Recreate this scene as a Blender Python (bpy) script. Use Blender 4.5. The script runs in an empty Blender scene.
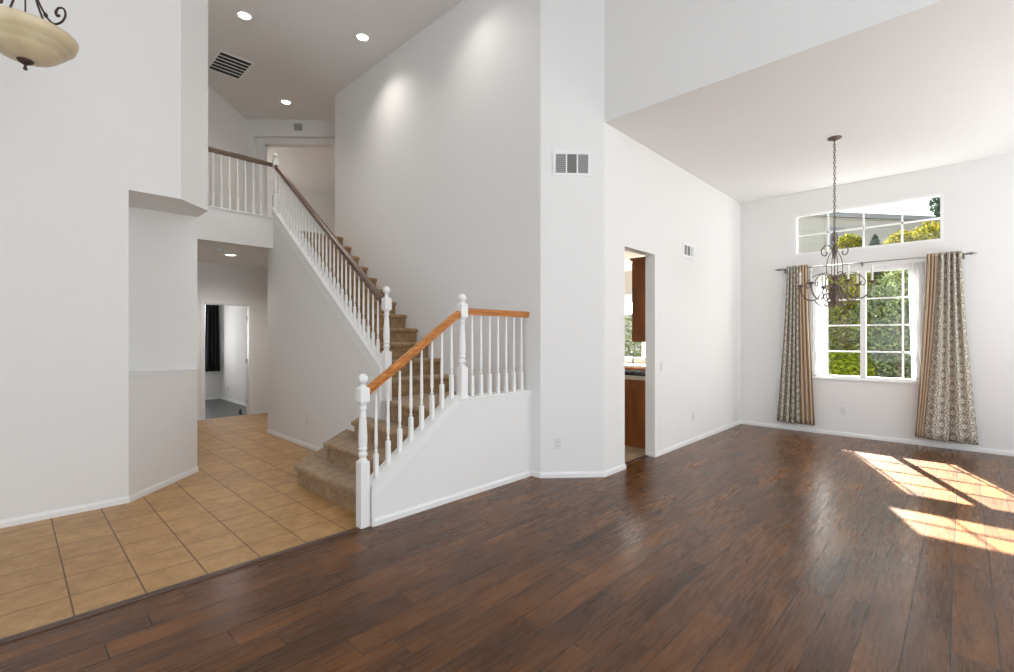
import bpy, math, random
from math import sin, cos, pi, radians, sqrt
from mathutils import Vector, Matrix

scene = bpy.context.scene
COL = scene.collection

# ------------------------------------------------------------------ camera
H_CAM = 1.46
F_PX = 477.28
YAW = radians(43.725)                      # camera forward measured from +X towards +Y
cam_data = bpy.data.cameras.new('camera')
cam_data.sensor_fit = 'HORIZONTAL'
cam_data.sensor_width = 36.0
cam_data.lens = 36.0 * F_PX / 1014.0
cam_data.shift_y = 0.5 / 1014.0
cam_data.clip_start = 0.05
cam_data.clip_end = 200
cam = bpy.data.objects.new('camera', cam_data)
COL.objects.link(cam)
cam.location = (0, 0, H_CAM)
cam.rotation_euler = (pi / 2, 0, YAW - pi / 2)
scene.camera = cam

# ------------------------------------------------------------------ colour management, world, sun, daylight, added fill lights
scene.view_settings.view_transform = 'Standard'
scene.view_settings.look = 'None'
scene.view_settings.gamma = 1.0
scene.view_settings.use_curve_mapping = False
scene.view_settings.exposure = 0.0
scene.cycles.use_denoising = True
scene.cycles.max_bounces = 10
scene.cycles.diffuse_bounces = 6
scene.cycles.transparent_max_bounces = 16
scene.cycles.sample_clamp_indirect = 6.0

world = bpy.data.worlds.new('world')
scene.world = world
world.use_nodes = True
wn = world.node_tree.nodes
wn['Background'].inputs[0].default_value = (0.84, 0.925, 1.0, 1)
wn['Background'].inputs[1].default_value = 3.1

SUN_DIR = Vector((-1.185, -0.50, -1.0)).normalized()
sd = bpy.data.lights.new('sun', 'SUN')
sd.energy = 95.0
sd.angle = radians(0.6)
sd.color = (1.0, 0.975, 0.95)
sun = bpy.data.objects.new('sun', sd)
COL.objects.link(sun)
sun.rotation_euler = SUN_DIR.to_track_quat('-Z', 'Y').to_euler()
sun.location = (14, 5, 12)


def area_light(name, loc, direction, sx, sy, power, color=(1, 1, 1)):
    d = bpy.data.lights.new(name, 'AREA')
    d.shape = 'RECTANGLE'
    d.size = sx
    d.size_y = sy
    d.energy = power
    d.color = color
    o = bpy.data.objects.new(name, d)
    COL.objects.link(o)
    o.location = loc
    o.rotation_euler = Vector(direction).to_track_quat('-Z', 'Z').to_euler()
    return o


def point_light(name, loc, power, color=(1, 1, 1), radius=0.08):
    d = bpy.data.lights.new(name, 'POINT')
    d.energy = power
    d.color = color
    d.shadow_soft_size = radius
    o = bpy.data.objects.new(name, d)
    COL.objects.link(o)
    o.location = loc
    return o


def spot_light(name, loc, power, color=(1, 1, 1), size=150, blend=0.6, radius=0.06):
    d = bpy.data.lights.new(name, 'SPOT')
    d.energy = power
    d.color = color
    d.spot_size = radians(size)
    d.spot_blend = blend
    d.shadow_soft_size = radius
    o = bpy.data.objects.new(name, d)
    COL.objects.link(o)
    o.location = loc
    return o


DAY = (1.0, 0.98, 0.95)
# fill lights added at made-up, unseen window openings behind and beside the camera
area_light('fill_back', (-3.1, 0.6, 1.9), (1, 0, 0), 3.4, 2.6, 6, DAY)
area_light('fill_back_high', (-3.1, 0.6, 4.2), (1, 0, -0.3), 3.4, 1.2, 2, DAY)
area_light('fill_side', (1.2, -3.1, 1.7), (0, 1, 0), 3.6, 2.4, 38, DAY)
area_light('fill_side_high', (1.2, -3.1, 4.2), (0, 1, 0.0), 3.6, 1.2, 22, DAY)
area_light('fill_dining_side', (6.4, -3.1, 1.1), (0, 1, 2.8), 2.8, 1.4, 128, (0.94, 0.98, 1.0))  # added fill, tilted up to brighten the dining ceiling
area_light('daylight_kitchen_window', (8.40, 4.3, 1.65), (-1, 0, 0), 1.4, 1.2, 11, DAY)
area_light('daylight_bedroom_window', (2.5, 12.55, 1.5), (0, -1, 0), 0.8, 1.3, 22, DAY)
area_light('fill_loft', (1.5, 12.0, 4.3), (1, 0.55, -0.35), 1.2, 1.4, 85, (0.96, 0.98, 1.0))  # unseen fill added to brighten the far loft wall; no window there


# ------------------------------------------------------------------ materials
def srgb(r, g, b):
    def c(x):
        x /= 255.0
        return x / 12.92 if x <= 0.04045 else ((x + 0.055) / 1.055) ** 2.4
    return (c(r), c(g), c(b), 1.0)


def new_mat(name):
    m = bpy.data.materials.new(name)
    m.use_nodes = True
    nt = m.node_tree
    return m, nt, nt.nodes, nt.links, nt.nodes['Principled BSDF']


def ramp(N, stops, interp='LINEAR'):
    r = N.new('ShaderNodeValToRGB')
    r.color_ramp.interpolation = interp
    e = r.color_ramp.elements
    while len(e) > 1:
        e.remove(e[-1])
    e[0].position = stops[0][0]
    e[0].color = stops[0][1]
    for p, c in stops[1:]:
        x = e.new(p)
        x.color = c
    return r


def noise(N, L, vec, scale, detail=3, rough=0.5, mapscale=None):
    n = N.new('ShaderNodeTexNoise')
    n.inputs['Scale'].default_value = scale
    n.inputs['Detail'].default_value = detail
    n.inputs['Roughness'].default_value = rough
    if mapscale is not None:
        mp = N.new('ShaderNodeMapping')
        mp.inputs['Scale'].default_value = mapscale
        L.new(vec, mp.inputs['Vector'])
        vec = mp.outputs[0]
    L.new(vec, n.inputs['Vector'])
    return n


def math_node(N, L, op, a, b=None, c=None):
    m = N.new('ShaderNodeMath')
    m.operation = op
    for i, v in enumerate((a, b, c)):
        if v is None:
            continue
        if isinstance(v, (int, float)):
            m.inputs[i].default_value = v
        else:
            L.new(v, m.inputs[i])
    return m.outputs[0]


def plain(name, col, rough=0.5, metal=0.0, bump=0.0, bscale=60, var=0.0, spec=0.5, emit=None, estr=0.0):
    m, nt, N, L, B = new_mat(name)
    tc = N.new('ShaderNodeTexCoord')
    B.inputs['Roughness'].default_value = rough
    B.inputs['Metallic'].default_value = metal
    B.inputs['Specular IOR Level'].default_value = spec
    n = noise(N, L, tc.outputs['Object'], bscale, 3)
    c2 = tuple(max(0, x * (1 - var)) for x in col[:3]) + (1,)
    r = ramp(N, [(0.3, c2), (0.7, col)])
    L.new(n.outputs['Fac'], r.inputs[0])
    L.new(r.outputs[0], B.inputs['Base Color'])
    if bump:
        b = N.new('ShaderNodeBump')
        b.inputs['Strength'].default_value = bump
        b.inputs['Distance'].default_value = 0.01
        L.new(n.outputs['Fac'], b.inputs['Height'])
        L.new(b.outputs[0], B.inputs['Normal'])
    if emit:
        B.inputs['Emission Color'].default_value = emit
        B.inputs['Emission Strength'].default_value = estr
    return m


M = {}
M['wall'] = plain('wall_paint', (0.80, 0.792, 0.78, 1), 0.75, bump=0.04, bscale=90, var=0.01, spec=0.25)
M['ceiling'] = plain('ceiling_paint', (0.80, 0.79, 0.775, 1), 0.85, bump=0.05, bscale=120, var=0.01, spec=0.2)
M['trim'] = plain('white_gloss_trim', (0.83, 0.83, 0.82, 1), 0.35, var=0.01, bscale=20)
M['vinyl'] = plain('white_window_vinyl', (0.86, 0.86, 0.85, 1), 0.4, var=0.01, bscale=20)
M['plastic'] = plain('white_plastic', (0.72, 0.72, 0.70, 1), 0.4, var=0.02, bscale=30)
M['ivory_candle'] = plain('ivory_candle_sleeve', (0.80, 0.76, 0.66, 1), 0.5, var=0.05, bscale=30)
M['bronze'] = plain('aged_bronze', (0.085, 0.050, 0.043, 1), 0.5, 0.55, bump=0.2, bscale=80, var=0.4)
M['pewter'] = plain('weathered_brown_iron', (0.20, 0.15, 0.135, 1), 0.5, 0.5, bump=0.2, bscale=80, var=0.35)
M['rod'] = plain('brushed_grey_rod', (0.28, 0.26, 0.25, 1), 0.35, 0.8, var=0.2)
M['chrome'] = plain('chrome', (0.6, 0.6, 0.6, 1), 0.2, 1.0)
M['dark'] = plain('dark_duct', (0.02, 0.022, 0.022, 1), 0.8, var=0.3)
M['vent_grey'] = plain('grey_louver', (0.38, 0.38, 0.37, 1), 0.5, var=0.1)
M['vent_dark'] = plain('dark_grey_louver', (0.22, 0.22, 0.21, 1), 0.5, var=0.1)
M['black_cloth'] = plain('black_curtain_cloth', (0.008, 0.008, 0.009, 1), 0.8, bump=0.2, bscale=200, var=0.3)
M['rubber'] = plain('black_rubber', (0.01, 0.01, 0.01, 1), 0.6)
M['iron'] = plain('cast_iron_grate', (0.015, 0.015, 0.017, 1), 0.5, 0.3, var=0.3)
M['steel'] = plain('dark_glass_cooktop', (0.03, 0.03, 0.033, 1), 0.15)
M['bulb'] = plain('lit_downlight', (1, 1, 1, 1), 0.5, emit=(1, 0.97, 0.90, 1), estr=7.0)
M['clear_bulb'] = plain('frosted_bulb', (0.85, 0.83, 0.78, 1), 0.25, var=0.02)
M['counter'] = plain('cream_tile_counter', (0.68, 0.62, 0.52, 1), 0.3, var=0.12, bscale=25)
M['bark'] = plain('bark', (0.12, 0.085, 0.06, 1), 0.9, bump=0.5, bscale=30, var=0.5)
M['earth'] = plain('garden_soil', (0.16, 0.13, 0.09, 1), 0.95, bump=0.4, bscale=6, var=0.5)
M['roof'] = plain('grey_roof_shingle', (0.018, 0.018, 0.021, 1), 1.0, bump=0.5, bscale=14, var=0.45, spec=0.0)
M['fascia'] = plain('grey_fascia_board', (0.12, 0.12, 0.125, 1), 0.9, var=0.2)


def mat_wood_floor():
    m, nt, N, L, B = new_mat('dark_hand_scraped_planks')
    tc = N.new('ShaderNodeTexCoord')
    sep = N.new('ShaderNodeSeparateXYZ')
    L.new(tc.outputs['Object'], sep.inputs[0])
    W, LEN = 0.162, 1.22
    yy = math_node(N, L, 'ADD', sep.outputs[1], 10 * W - 0.043)
    row = math_node(N, L, 'FLOOR', math_node(N, L, 'DIVIDE', yy, W))
    wnz = N.new('ShaderNodeTexWhiteNoise')
    wnz.noise_dimensions = '1D'
    L.new(row, wnz.inputs['W'])
    xo = math_node(N, L, 'ADD', sep.outputs[0], math_node(N, L, 'MULTIPLY', wnz.outputs['Value'], LEN * 3))
    seg = math_node(N, L, 'FLOOR', math_node(N, L, 'DIVIDE', xo, LEN))
    cid = N.new('ShaderNodeCombineXYZ')
    L.new(row, cid.inputs[0])
    L.new(seg, cid.inputs[1])
    w2 = N.new('ShaderNodeTexWhiteNoise')
    w2.noise_dimensions = '2D'
    L.new(cid.outputs[0], w2.inputs['Vector'])
    # grain coordinates, shifted per plank
    sh = N.new('ShaderNodeVectorMath')
    sh.operation = 'SCALE'
    L.new(w2.outputs['Color'], sh.inputs[0])
    sh.inputs['Scale'].default_value = 13.0
    ad = N.new('ShaderNodeVectorMath')
    ad.operation = 'ADD'
    L.new(tc.outputs['Object'], ad.inputs[0])
    L.new(sh.outputs[0], ad.inputs[1])
    g1 = noise(N, L, ad.outputs[0], 1.0, 3, 0.5, (1.5, 8, 1))
    g1.inputs['Distortion'].default_value = 0.35
    g2 = noise(N, L, ad.outputs[0], 1.0, 3, 0.6, (4, 60, 1))
    g3 = noise(N, L, ad.outputs[0], 1.0, 2, 0.5, (1.3, 3.5, 1))
    mixv = math_node(N, L, 'ADD', math_node(N, L, 'MULTIPLY', g1.outputs['Fac'], 0.34),
                     math_node(N, L, 'MULTIPLY', g2.outputs['Fac'], 0.10))
    mixv = math_node(N, L, 'ADD', mixv, math_node(N, L, 'MULTIPLY', g3.outputs['Fac'], 0.48))
    mixv = math_node(N, L, 'ADD', mixv, math_node(N, L, 'MULTIPLY', math_node(N, L, 'SUBTRACT', w2.outputs['Value'], 0.5), 0.07))
    r = ramp(N, [(0.28, srgb(60, 37, 20)), (0.38, srgb(78, 48, 25)), (0.46, srgb(92, 57, 29)), (0.54, srgb(106, 67, 33)), (0.66, srgb(130, 82, 41))])
    L.new(mixv, r.inputs[0])
    # joints
    fy = math_node(N, L, 'FRACT', math_node(N, L, 'DIVIDE', yy, W))
    fx = math_node(N, L, 'FRACT', math_node(N, L, 'DIVIDE', xo, LEN))
    jy = math_node(N, L, 'MULTIPLY', math_node(N, L, 'SUBTRACT', 0.5, math_node(N, L, 'ABSOLUTE', math_node(N, L, 'SUBTRACT', fy, 0.5))), W)
    jx = math_node(N, L, 'MULTIPLY', math_node(N, L, 'SUBTRACT', 0.5, math_node(N, L, 'ABSOLUTE', math_node(N, L, 'SUBTRACT', fx, 0.5))), LEN)
    j = math_node(N, L, 'MINIMUM', jy, jx)
    jm = N.new('ShaderNodeMapRange')
    jm.interpolation_type = 'SMOOTHSTEP'
    jm.inputs['From Min'].default_value = 0.0006
    jm.inputs['From Max'].default_value = 0.0044
    L.new(j, jm.inputs['Value'])
    mx = N.new('ShaderNodeMix')
    mx.data_type = 'RGBA'
    mx.inputs['A'].default_value = srgb(30, 19, 15)
    L.new(jm.outputs[0], mx.inputs['Factor'])
    L.new(r.outputs[0], mx.inputs['B'])
    L.new(mx.outputs['Result'], B.inputs['Base Color'])
    rr = N.new('ShaderNodeMapRange')
    rr.inputs['To Min'].default_value = 0.22
    rr.inputs['To Max'].default_value = 0.33
    L.new(g2.outputs['Fac'], rr.inputs['Value'])
    L.new(rr.outputs[0], B.inputs['Roughness'])
    B.inputs['IOR'].default_value = 1.36
    wv = N.new('ShaderNodeTexWave')
    wv.wave_type = 'BANDS'
    wv.bands_direction = 'X'
    wv.inputs['Scale'].default_value = 9
    wv.inputs['Distortion'].default_value = 9
    wv.inputs['Detail'].default_value = 2
    wv.inputs['Detail Scale'].default_value = 1.2
    L.new(ad.outputs[0], wv.inputs['Vector'])
    hgt = math_node(N, L, 'ADD', math_node(N, L, 'MULTIPLY', jm.outputs[0], 1.0), math_node(N, L, 'MULTIPLY', wv.outputs['Fac'], 0.03))
    hgt = math_node(N, L, 'ADD', hgt, math_node(N, L, 'MULTIPLY', g2.outputs['Fac'], 0.05))
    b = N.new('ShaderNodeBump')
    b.inputs['Strength'].default_value = 0.2
    b.inputs['Distance'].default_value = 0.002
    L.new(hgt, b.inputs['Height'])
    L.new(b.outputs[0], B.inputs['Normal'])
    return m


def mat_tile(name, ca, cb, grout, size=0.305, x0=0.24, y0=3.63, rough=0.42):
    m, nt, N, L, B = new_mat(name)
    tc = N.new('ShaderNodeTexCoord')
    sep = N.new('ShaderNodeSeparateXYZ')
    L.new(tc.outputs['Object'], sep.inputs[0])
    ux = math_node(N, L, 'DIVIDE', math_node(N, L, 'ADD', sep.outputs[0], 20 * size - x0), size)
    uy = math_node(N, L, 'DIVIDE', math_node(N, L, 'ADD', sep.outputs[1], 20 * size - y0), size)
    cid = N.new('ShaderNodeCombineXYZ')
    L.new(math_node(N, L, 'FLOOR', ux), cid.inputs[0])
    L.new(math_node(N, L, 'FLOOR', uy), cid.inputs[1])
    w2 = N.new('ShaderNodeTexWhiteNoise')
    w2.noise_dimensions = '2D'
    L.new(cid.outputs[0], w2.inputs['Vector'])
    sh = N.new('ShaderNodeVectorMath')
    sh.operation = 'SCALE'
    sh.inputs['Scale'].default_value = 9.0
    L.new(w2.outputs['Color'], sh.inputs[0])
    ad = N.new('ShaderNodeVectorMath')
    L.new(tc.outputs['Object'], ad.inputs[0])
    L.new(sh.outputs[0], ad.inputs[1])
    n1 = noise(N, L, ad.outputs[0], 9, 6, 0.65)
    n2 = noise(N, L, ad.outputs[0], 45, 4, 0.6)
    v = math_node(N, L, 'ADD', math_node(N, L, 'MULTIPLY', n1.outputs['Fac'], 0.65), math_node(N, L, 'MULTIPLY', n2.outputs['Fac'], 0.25))
    v = math_node(N, L, 'ADD', v, math_node(N, L, 'MULTIPLY', w2.outputs['Value'], 0.10))
    r = ramp(N, [(0.32, ca), (0.66, cb)])
    L.new(v, r.inputs[0])
    fx = math_node(N, L, 'ABSOLUTE', math_node(N, L, 'SUBTRACT', math_node(N, L, 'FRACT', ux), 0.5))
    fy = math_node(N, L, 'ABSOLUTE', math_node(N, L, 'SUBTRACT', math_node(N, L, 'FRACT', uy), 0.5))
    j = math_node(N, L, 'MULTIPLY', math_node(N, L, 'SUBTRACT', 0.5, math_node(N, L, 'MAXIMUM', fx, fy)), size)
    jm = N.new('ShaderNodeMapRange')
    jm.interpolation_type = 'SMOOTHSTEP'
    jm.inputs['From Min'].default_value = 0.0030
    jm.inputs['From Max'].default_value = 0.0054
    L.new(j, jm.inputs['Value'])
    mx = N.new('ShaderNodeMix')
    mx.data_type = 'RGBA'
    mx.inputs['A'].default_value = grout
    L.new(jm.outputs[0], mx.inputs['Factor'])
    L.new(r.outputs[0], mx.inputs['B'])
    L.new(mx.outputs['Result'], B.inputs['Base Color'])
    B.inputs['Roughness'].default_value = rough
    b = N.new('ShaderNodeBump')
    b.inputs['Strength'].default_value = 0.6
    b.inputs['Distance'].default_value = 0.003
    L.new(math_node(N, L, 'ADD', jm.outputs[0], math_node(N, L, 'MULTIPLY', n1.outputs['Fac'], 0.3)), b.inputs['Height'])
    L.new(b.outputs[0], B.inputs['Normal'])
    return m


def mat_wood(name, ca, cb, rough=0.35, mapscale=(3, 30, 30)):
    m, nt, N, L, B = new_mat(name)
    tc = N.new('ShaderNodeTexCoord')
    n = noise(N, L, tc.outputs['Object'], 1.0, 5, 0.6, mapscale)
    n.inputs['Distortion'].default_value = 0.6
    r = ramp(N, [(0.3, ca), (0.7, cb)])
    L.new(n.outputs['Fac'], r.inputs[0])
    L.new(r.outputs[0], B.inputs['Base Color'])
    B.inputs['Roughness'].default_value = rough
    return m


def mat_carpet(name, ca, cb):
    m, nt, N, L, B = new_mat(name)
    tc = N.new('ShaderNodeTexCoord')
    n1 = noise(N, L, tc.outputs['Object'], 14, 5, 0.65)
    n2 = noise(N, L, tc.outputs['Object'], 220, 3, 0.7)
    v = math_node(N, L, 'ADD', math_node(N, L, 'MULTIPLY', n1.outputs['Fac'], 0.55), math_node(N, L, 'MULTIPLY', n2.outputs['Fac'], 0.45))
    r = ramp(N, [(0.36, ca), (0.64, cb)])
    L.new(v, r.inputs[0])
    L.new(r.outputs[0], B.inputs['Base Color'])
    B.inputs['Roughness'].default_value = 0.95
    B.inputs['Specular IOR Level'].default_value = 0.1
    B.inputs['Sheen Weight'].default_value = 0.25
    b = N.new('ShaderNodeBump')
    b.inputs['Strength'].default_value = 0.8
    b.inputs['Distance'].default_value = 0.006
    L.new(v, b.inputs['Height'])
    L.new(b.outputs[0], B.inputs['Normal'])
    return m


def mat_damask():
    m, nt, N, L, B = new_mat('damask_curtain_cloth')
    uv = N.new('ShaderNodeUVMap')
    sep = N.new('ShaderNodeSeparateXYZ')
    L.new(uv.outputs[0], sep.inputs[0])
    PU, PV = 0.20, 0.32
    uu = math_node(N, L, 'DIVIDE', sep.outputs[0], PU)
    colm = math_node(N, L, 'FLOOR', math_node(N, L, 'MULTIPLY', uu, 1.0))
    half = math_node(N, L, 'MULTIPLY', math_node(N, L, 'MODULO', colm, 2.0), 0.5)
    vv = math_node(N, L, 'ADD', math_node(N, L, 'DIVIDE', sep.outputs[1], PV), half)
    mu = math_node(N, L, 'ABSOLUTE', math_node(N, L, 'SUBTRACT', math_node(N, L, 'FRACT', uu), 0.5))
    mv = math_node(N, L, 'FRACT', vv)
    cmb = N.new('ShaderNodeCombineXYZ')
    L.new(math_node(N, L, 'MULTIPLY', mu, PU), cmb.inputs[0])
    L.new(math_node(N, L, 'MULTIPLY', math_node(N, L, 'ABSOLUTE', math_node(N, L, 'SUBTRACT', mv, 0.5)), PV), cmb.inputs[1])
    n1 = noise(N, L, cmb.outputs[0], 17, 2, 0.5)
    n2 = noise(N, L, cmb.outputs[0], 44, 1, 0.5)
    f = math_node(N, L, 'MULTIPLY', math_node(N, L, 'ABSOLUTE', math_node(N, L, 'SUBTRACT', n1.outputs['Fac'], 0.5)), 5.0)
    f = math_node(N, L, 'ADD', f, math_node(N, L, 'MULTIPLY', math_node(N, L, 'SUBTRACT', n2.outputs['Fac'], 0.5), 1.3))
    r = ramp(N, [(0.08, srgb(122, 116, 104)), (0.20, srgb(146, 139, 126)), (0.32, srgb(198, 191, 176)), (1.0, srgb(208, 201, 186))])
    L.new(f, r.inputs[0])
    L.new(r.outputs[0], B.inputs['Base Color'])
    B.inputs['Roughness'].default_value = 0.75
    B.inputs['Specular IOR Level'].default_value = 0.2
    return m


def mat_cloth(name, ca, cb, rough=0.6):
    m, nt, N, L, B = new_mat(name)
    uv = N.new('ShaderNodeUVMap')
    n = noise(N, L, uv.outputs[0], 1, 3, 0.6, (350, 60, 1))
    r = ramp(N, [(0.3, ca), (0.7, cb)])
    L.new(n.outputs['Fac'], r.inputs[0])
    L.new(r.outputs[0], B.inputs['Base Color'])
    B.inputs['Roughness'].default_value = rough
    B.inputs['Specular IOR Level'].default_value = 0.25
    return m


def mat_sheer():
    m, nt, N, L, B = new_mat('white_sheer_voile')
    out = N['Material Output']
    uv = N.new('ShaderNodeUVMap')
    n = noise(N, L, uv.outputs[0], 90, 3, 0.6)
    tr = N.new('ShaderNodeBsdfTransparent')
    tl = N.new('ShaderNodeBsdfTranslucent')
    df = N.new('ShaderNodeBsdfDiffuse')
    tl.inputs[0].default_value = (0.92, 0.92, 0.92, 1)
    df.inputs[0].default_value = (0.90, 0.90, 0.90, 1)
    m1 = N.new('ShaderNodeMixShader')
    m1.inputs[0].default_value = 0.35
    L.new(tl.outputs[0], m1.inputs[1])
    L.new(df.outputs[0], m1.inputs[2])
    m2 = N.new('ShaderNodeMixShader')
    mr = N.new('ShaderNodeMapRange')
    mr.inputs['To Min'].default_value = 0.68
    mr.inputs['To Max'].default_value = 0.95
    L.new(n.outputs['Fac'], mr.inputs['Value'])
    L.new(mr.outputs[0], m2.inputs[0])
    L.new(tr.outputs[0], m2.inputs[1])
    L.new(m1.outputs[0], m2.inputs[2])
    L.new(m2.outputs[0], out.inputs[0])
    return m


def mat_glass():
    m, nt, N, L, B = new_mat('window_glass')
    out = N['Material Output']
    tr = N.new('ShaderNodeBsdfTransparent')
    tr.inputs[0].default_value = (0.95, 0.97, 0.96, 1)
    gl = N.new('ShaderNodeBsdfGlossy')
    gl.inputs['Roughness'].default_value = 0.02
    fr = N.new('ShaderNodeFresnel')
    fr.inputs[0].default_value = 1.3
    mx = N.new('ShaderNodeMixShader')
    L.new(fr.outputs[0], mx.inputs[0])
    L.new(tr.outputs[0], mx.inputs[1])
    L.new(gl.outputs[0], mx.inputs[2])
    L.new(mx.outputs[0], out.inputs[0])
    return m


def mat_leaf(name, cols, trans=0.5):
    m, nt, N, L, B = new_mat(name)
    out = N['Material Output']
    geo = N.new('ShaderNodeNewGeometry')
    tc = N.new('ShaderNodeTexCoord')
    n = noise(N, L, tc.outputs['Object'], 2.2, 3)
    v = math_node(N, L, 'ADD', math_node(N, L, 'MULTIPLY', geo.outputs['Random Per Island'], 0.6), math_node(N, L, 'MULTIPLY', n.outputs['Fac'], 0.4))
    k = len(cols)
    r = ramp(N, [(0.12 + 0.76 * i / (k - 1), c) for i, c in enumerate(cols)])
    L.new(v, r.inputs[0])
    df = N.new('ShaderNodeBsdfDiffuse')
    tl = N.new('ShaderNodeBsdfTranslucent')
    L.new(r.outputs[0], df.inputs[0])
    L.new(r.outputs[0], tl.inputs[0])
    mx = N.new('ShaderNodeMixShader')
    mx.inputs[0].default_value = trans
    L.new(df.outputs[0], mx.inputs[1])
    L.new(tl.outputs[0], mx.inputs[2])
    L.new(mx.outputs[0], out.inputs[0])
    return m


def mat_siding():
    m, nt, N, L, B = new_mat('beige_lap_siding')
    tc = N.new('ShaderNodeTexCoord')
    sep = N.new('ShaderNodeSeparateXYZ')
    L.new(tc.outputs['Object'], sep.inputs[0])
    f = math_node(N, L, 'FRACT', math_node(N, L, 'DIVIDE', sep.outputs[2], 0.2))
    b = N.new('ShaderNodeBump')
    b.inputs['Strength'].default_value = 0.8
    b.inputs['Distance'].default_value = 0.02
    L.new(f, b.inputs['Height'])
    L.new(b.outputs[0], B.inputs['Normal'])
    r = ramp(N, [(0.0, srgb(84, 82, 78)), (0.08, srgb(116, 113, 107)), (1.0, srgb(120, 117, 111))])
    L.new(f, r.inputs[0])
    L.new(r.outputs[0], B.inputs['Base Color'])
    B.inputs['Roughness'].default_value = 0.8
    return m


def mat_alabaster():
    m, nt, N, L, B = new_mat('cream_alabaster_glass')
    tc = N.new('ShaderNodeTexCoord')
    n = noise(N, L, tc.outputs['Object'], 7, 5, 0.6)
    r = ramp(N, [(0.25, srgb(196, 176, 136)), (0.75, srgb(224, 210, 178))])
    L.new(n.outputs['Fac'], r.inputs[0])
    L.new(r.outputs[0], B.inputs['Base Color'])
    B.inputs['Roughness'].default_value = 0.3
    B.inputs['Subsurface Weight'].default_value = 0.15
    B.inputs['Subsurface Radius'].default_value = (0.02, 0.015, 0.01)
    return m


M['wood_floor'] = mat_wood_floor()
M['tile'] = mat_tile('tan_ceramic_tile', srgb(150, 112, 68), srgb(190, 150, 98), srgb(100, 66, 30))
M['kitchen_tile'] = mat_tile('kitchen_beige_tile', srgb(168, 146, 118), srgb(196, 176, 148), srgb(120, 100, 78))
M['dark_floor'] = mat_wood('charcoal_floor', (0.035, 0.036, 0.038, 1), (0.06, 0.062, 0.065, 1), 0.35, (4, 20, 1))
M['oak'] = mat_wood('orange_oak', srgb(150, 82, 26), srgb(212, 140, 66), 0.3, (2.5, 40, 40))
M['shaded_oak'] = mat_wood('shade_darkened_oak_rail', srgb(80, 62, 50), srgb(116, 94, 78), 0.35, (40, 2.5, 40))  # upper rail: oak with its shade put into the colour
M['reducer'] = mat_wood('dark_threshold_wood', srgb(52, 32, 22), srgb(84, 54, 36), 0.35, (3, 60, 60))
M['cabinet'] = mat_wood('red_brown_oak_panel', srgb(118, 66, 28), srgb(168, 100, 48), 0.4, (10, 9, 1.2))
M['carpet'] = mat_carpet('tan_stair_carpet', srgb(118, 90, 60), srgb(176, 146, 110))
M['carpet_up'] = mat_carpet('tan_floor_carpet', srgb(118, 90, 60), srgb(176, 146, 110))
M['damask'] = mat_damask()
M['tan_cloth'] = mat_cloth('tan_satin_cloth', srgb(168, 144, 118), srgb(194, 170, 144), 0.45)
M['sheer'] = mat_sheer()
M['glass'] = mat_glass()
M['siding'] = mat_siding()
M['alabaster'] = mat_alabaster()
M['leaf_yellow'] = mat_leaf('yellow_green_leaves', [srgb(65, 70, 23), srgb(101, 96, 29), srgb(125, 111, 47)], 0.5)
M['leaf_bright'] = mat_leaf('bright_green_leaves', [srgb(52, 67, 16), srgb(94, 105, 21), srgb(123, 125, 40)], 0.5)
M['leaf_tall'] = mat_leaf('olive_yellow_leaves', [srgb(50, 58, 20), srgb(89, 91, 30), srgb(127, 118, 52)], 0.5)
M['leaf_mid'] = mat_leaf('mid_green_leaves', [srgb(56, 65, 40), srgb(87, 96, 63), srgb(116, 121, 89)], 0.45)
M['leaf_dark'] = mat_leaf('dark_needles', [srgb(36, 47, 40), srgb(52, 63, 52), srgb(67, 76, 63)], 0.3)


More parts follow.
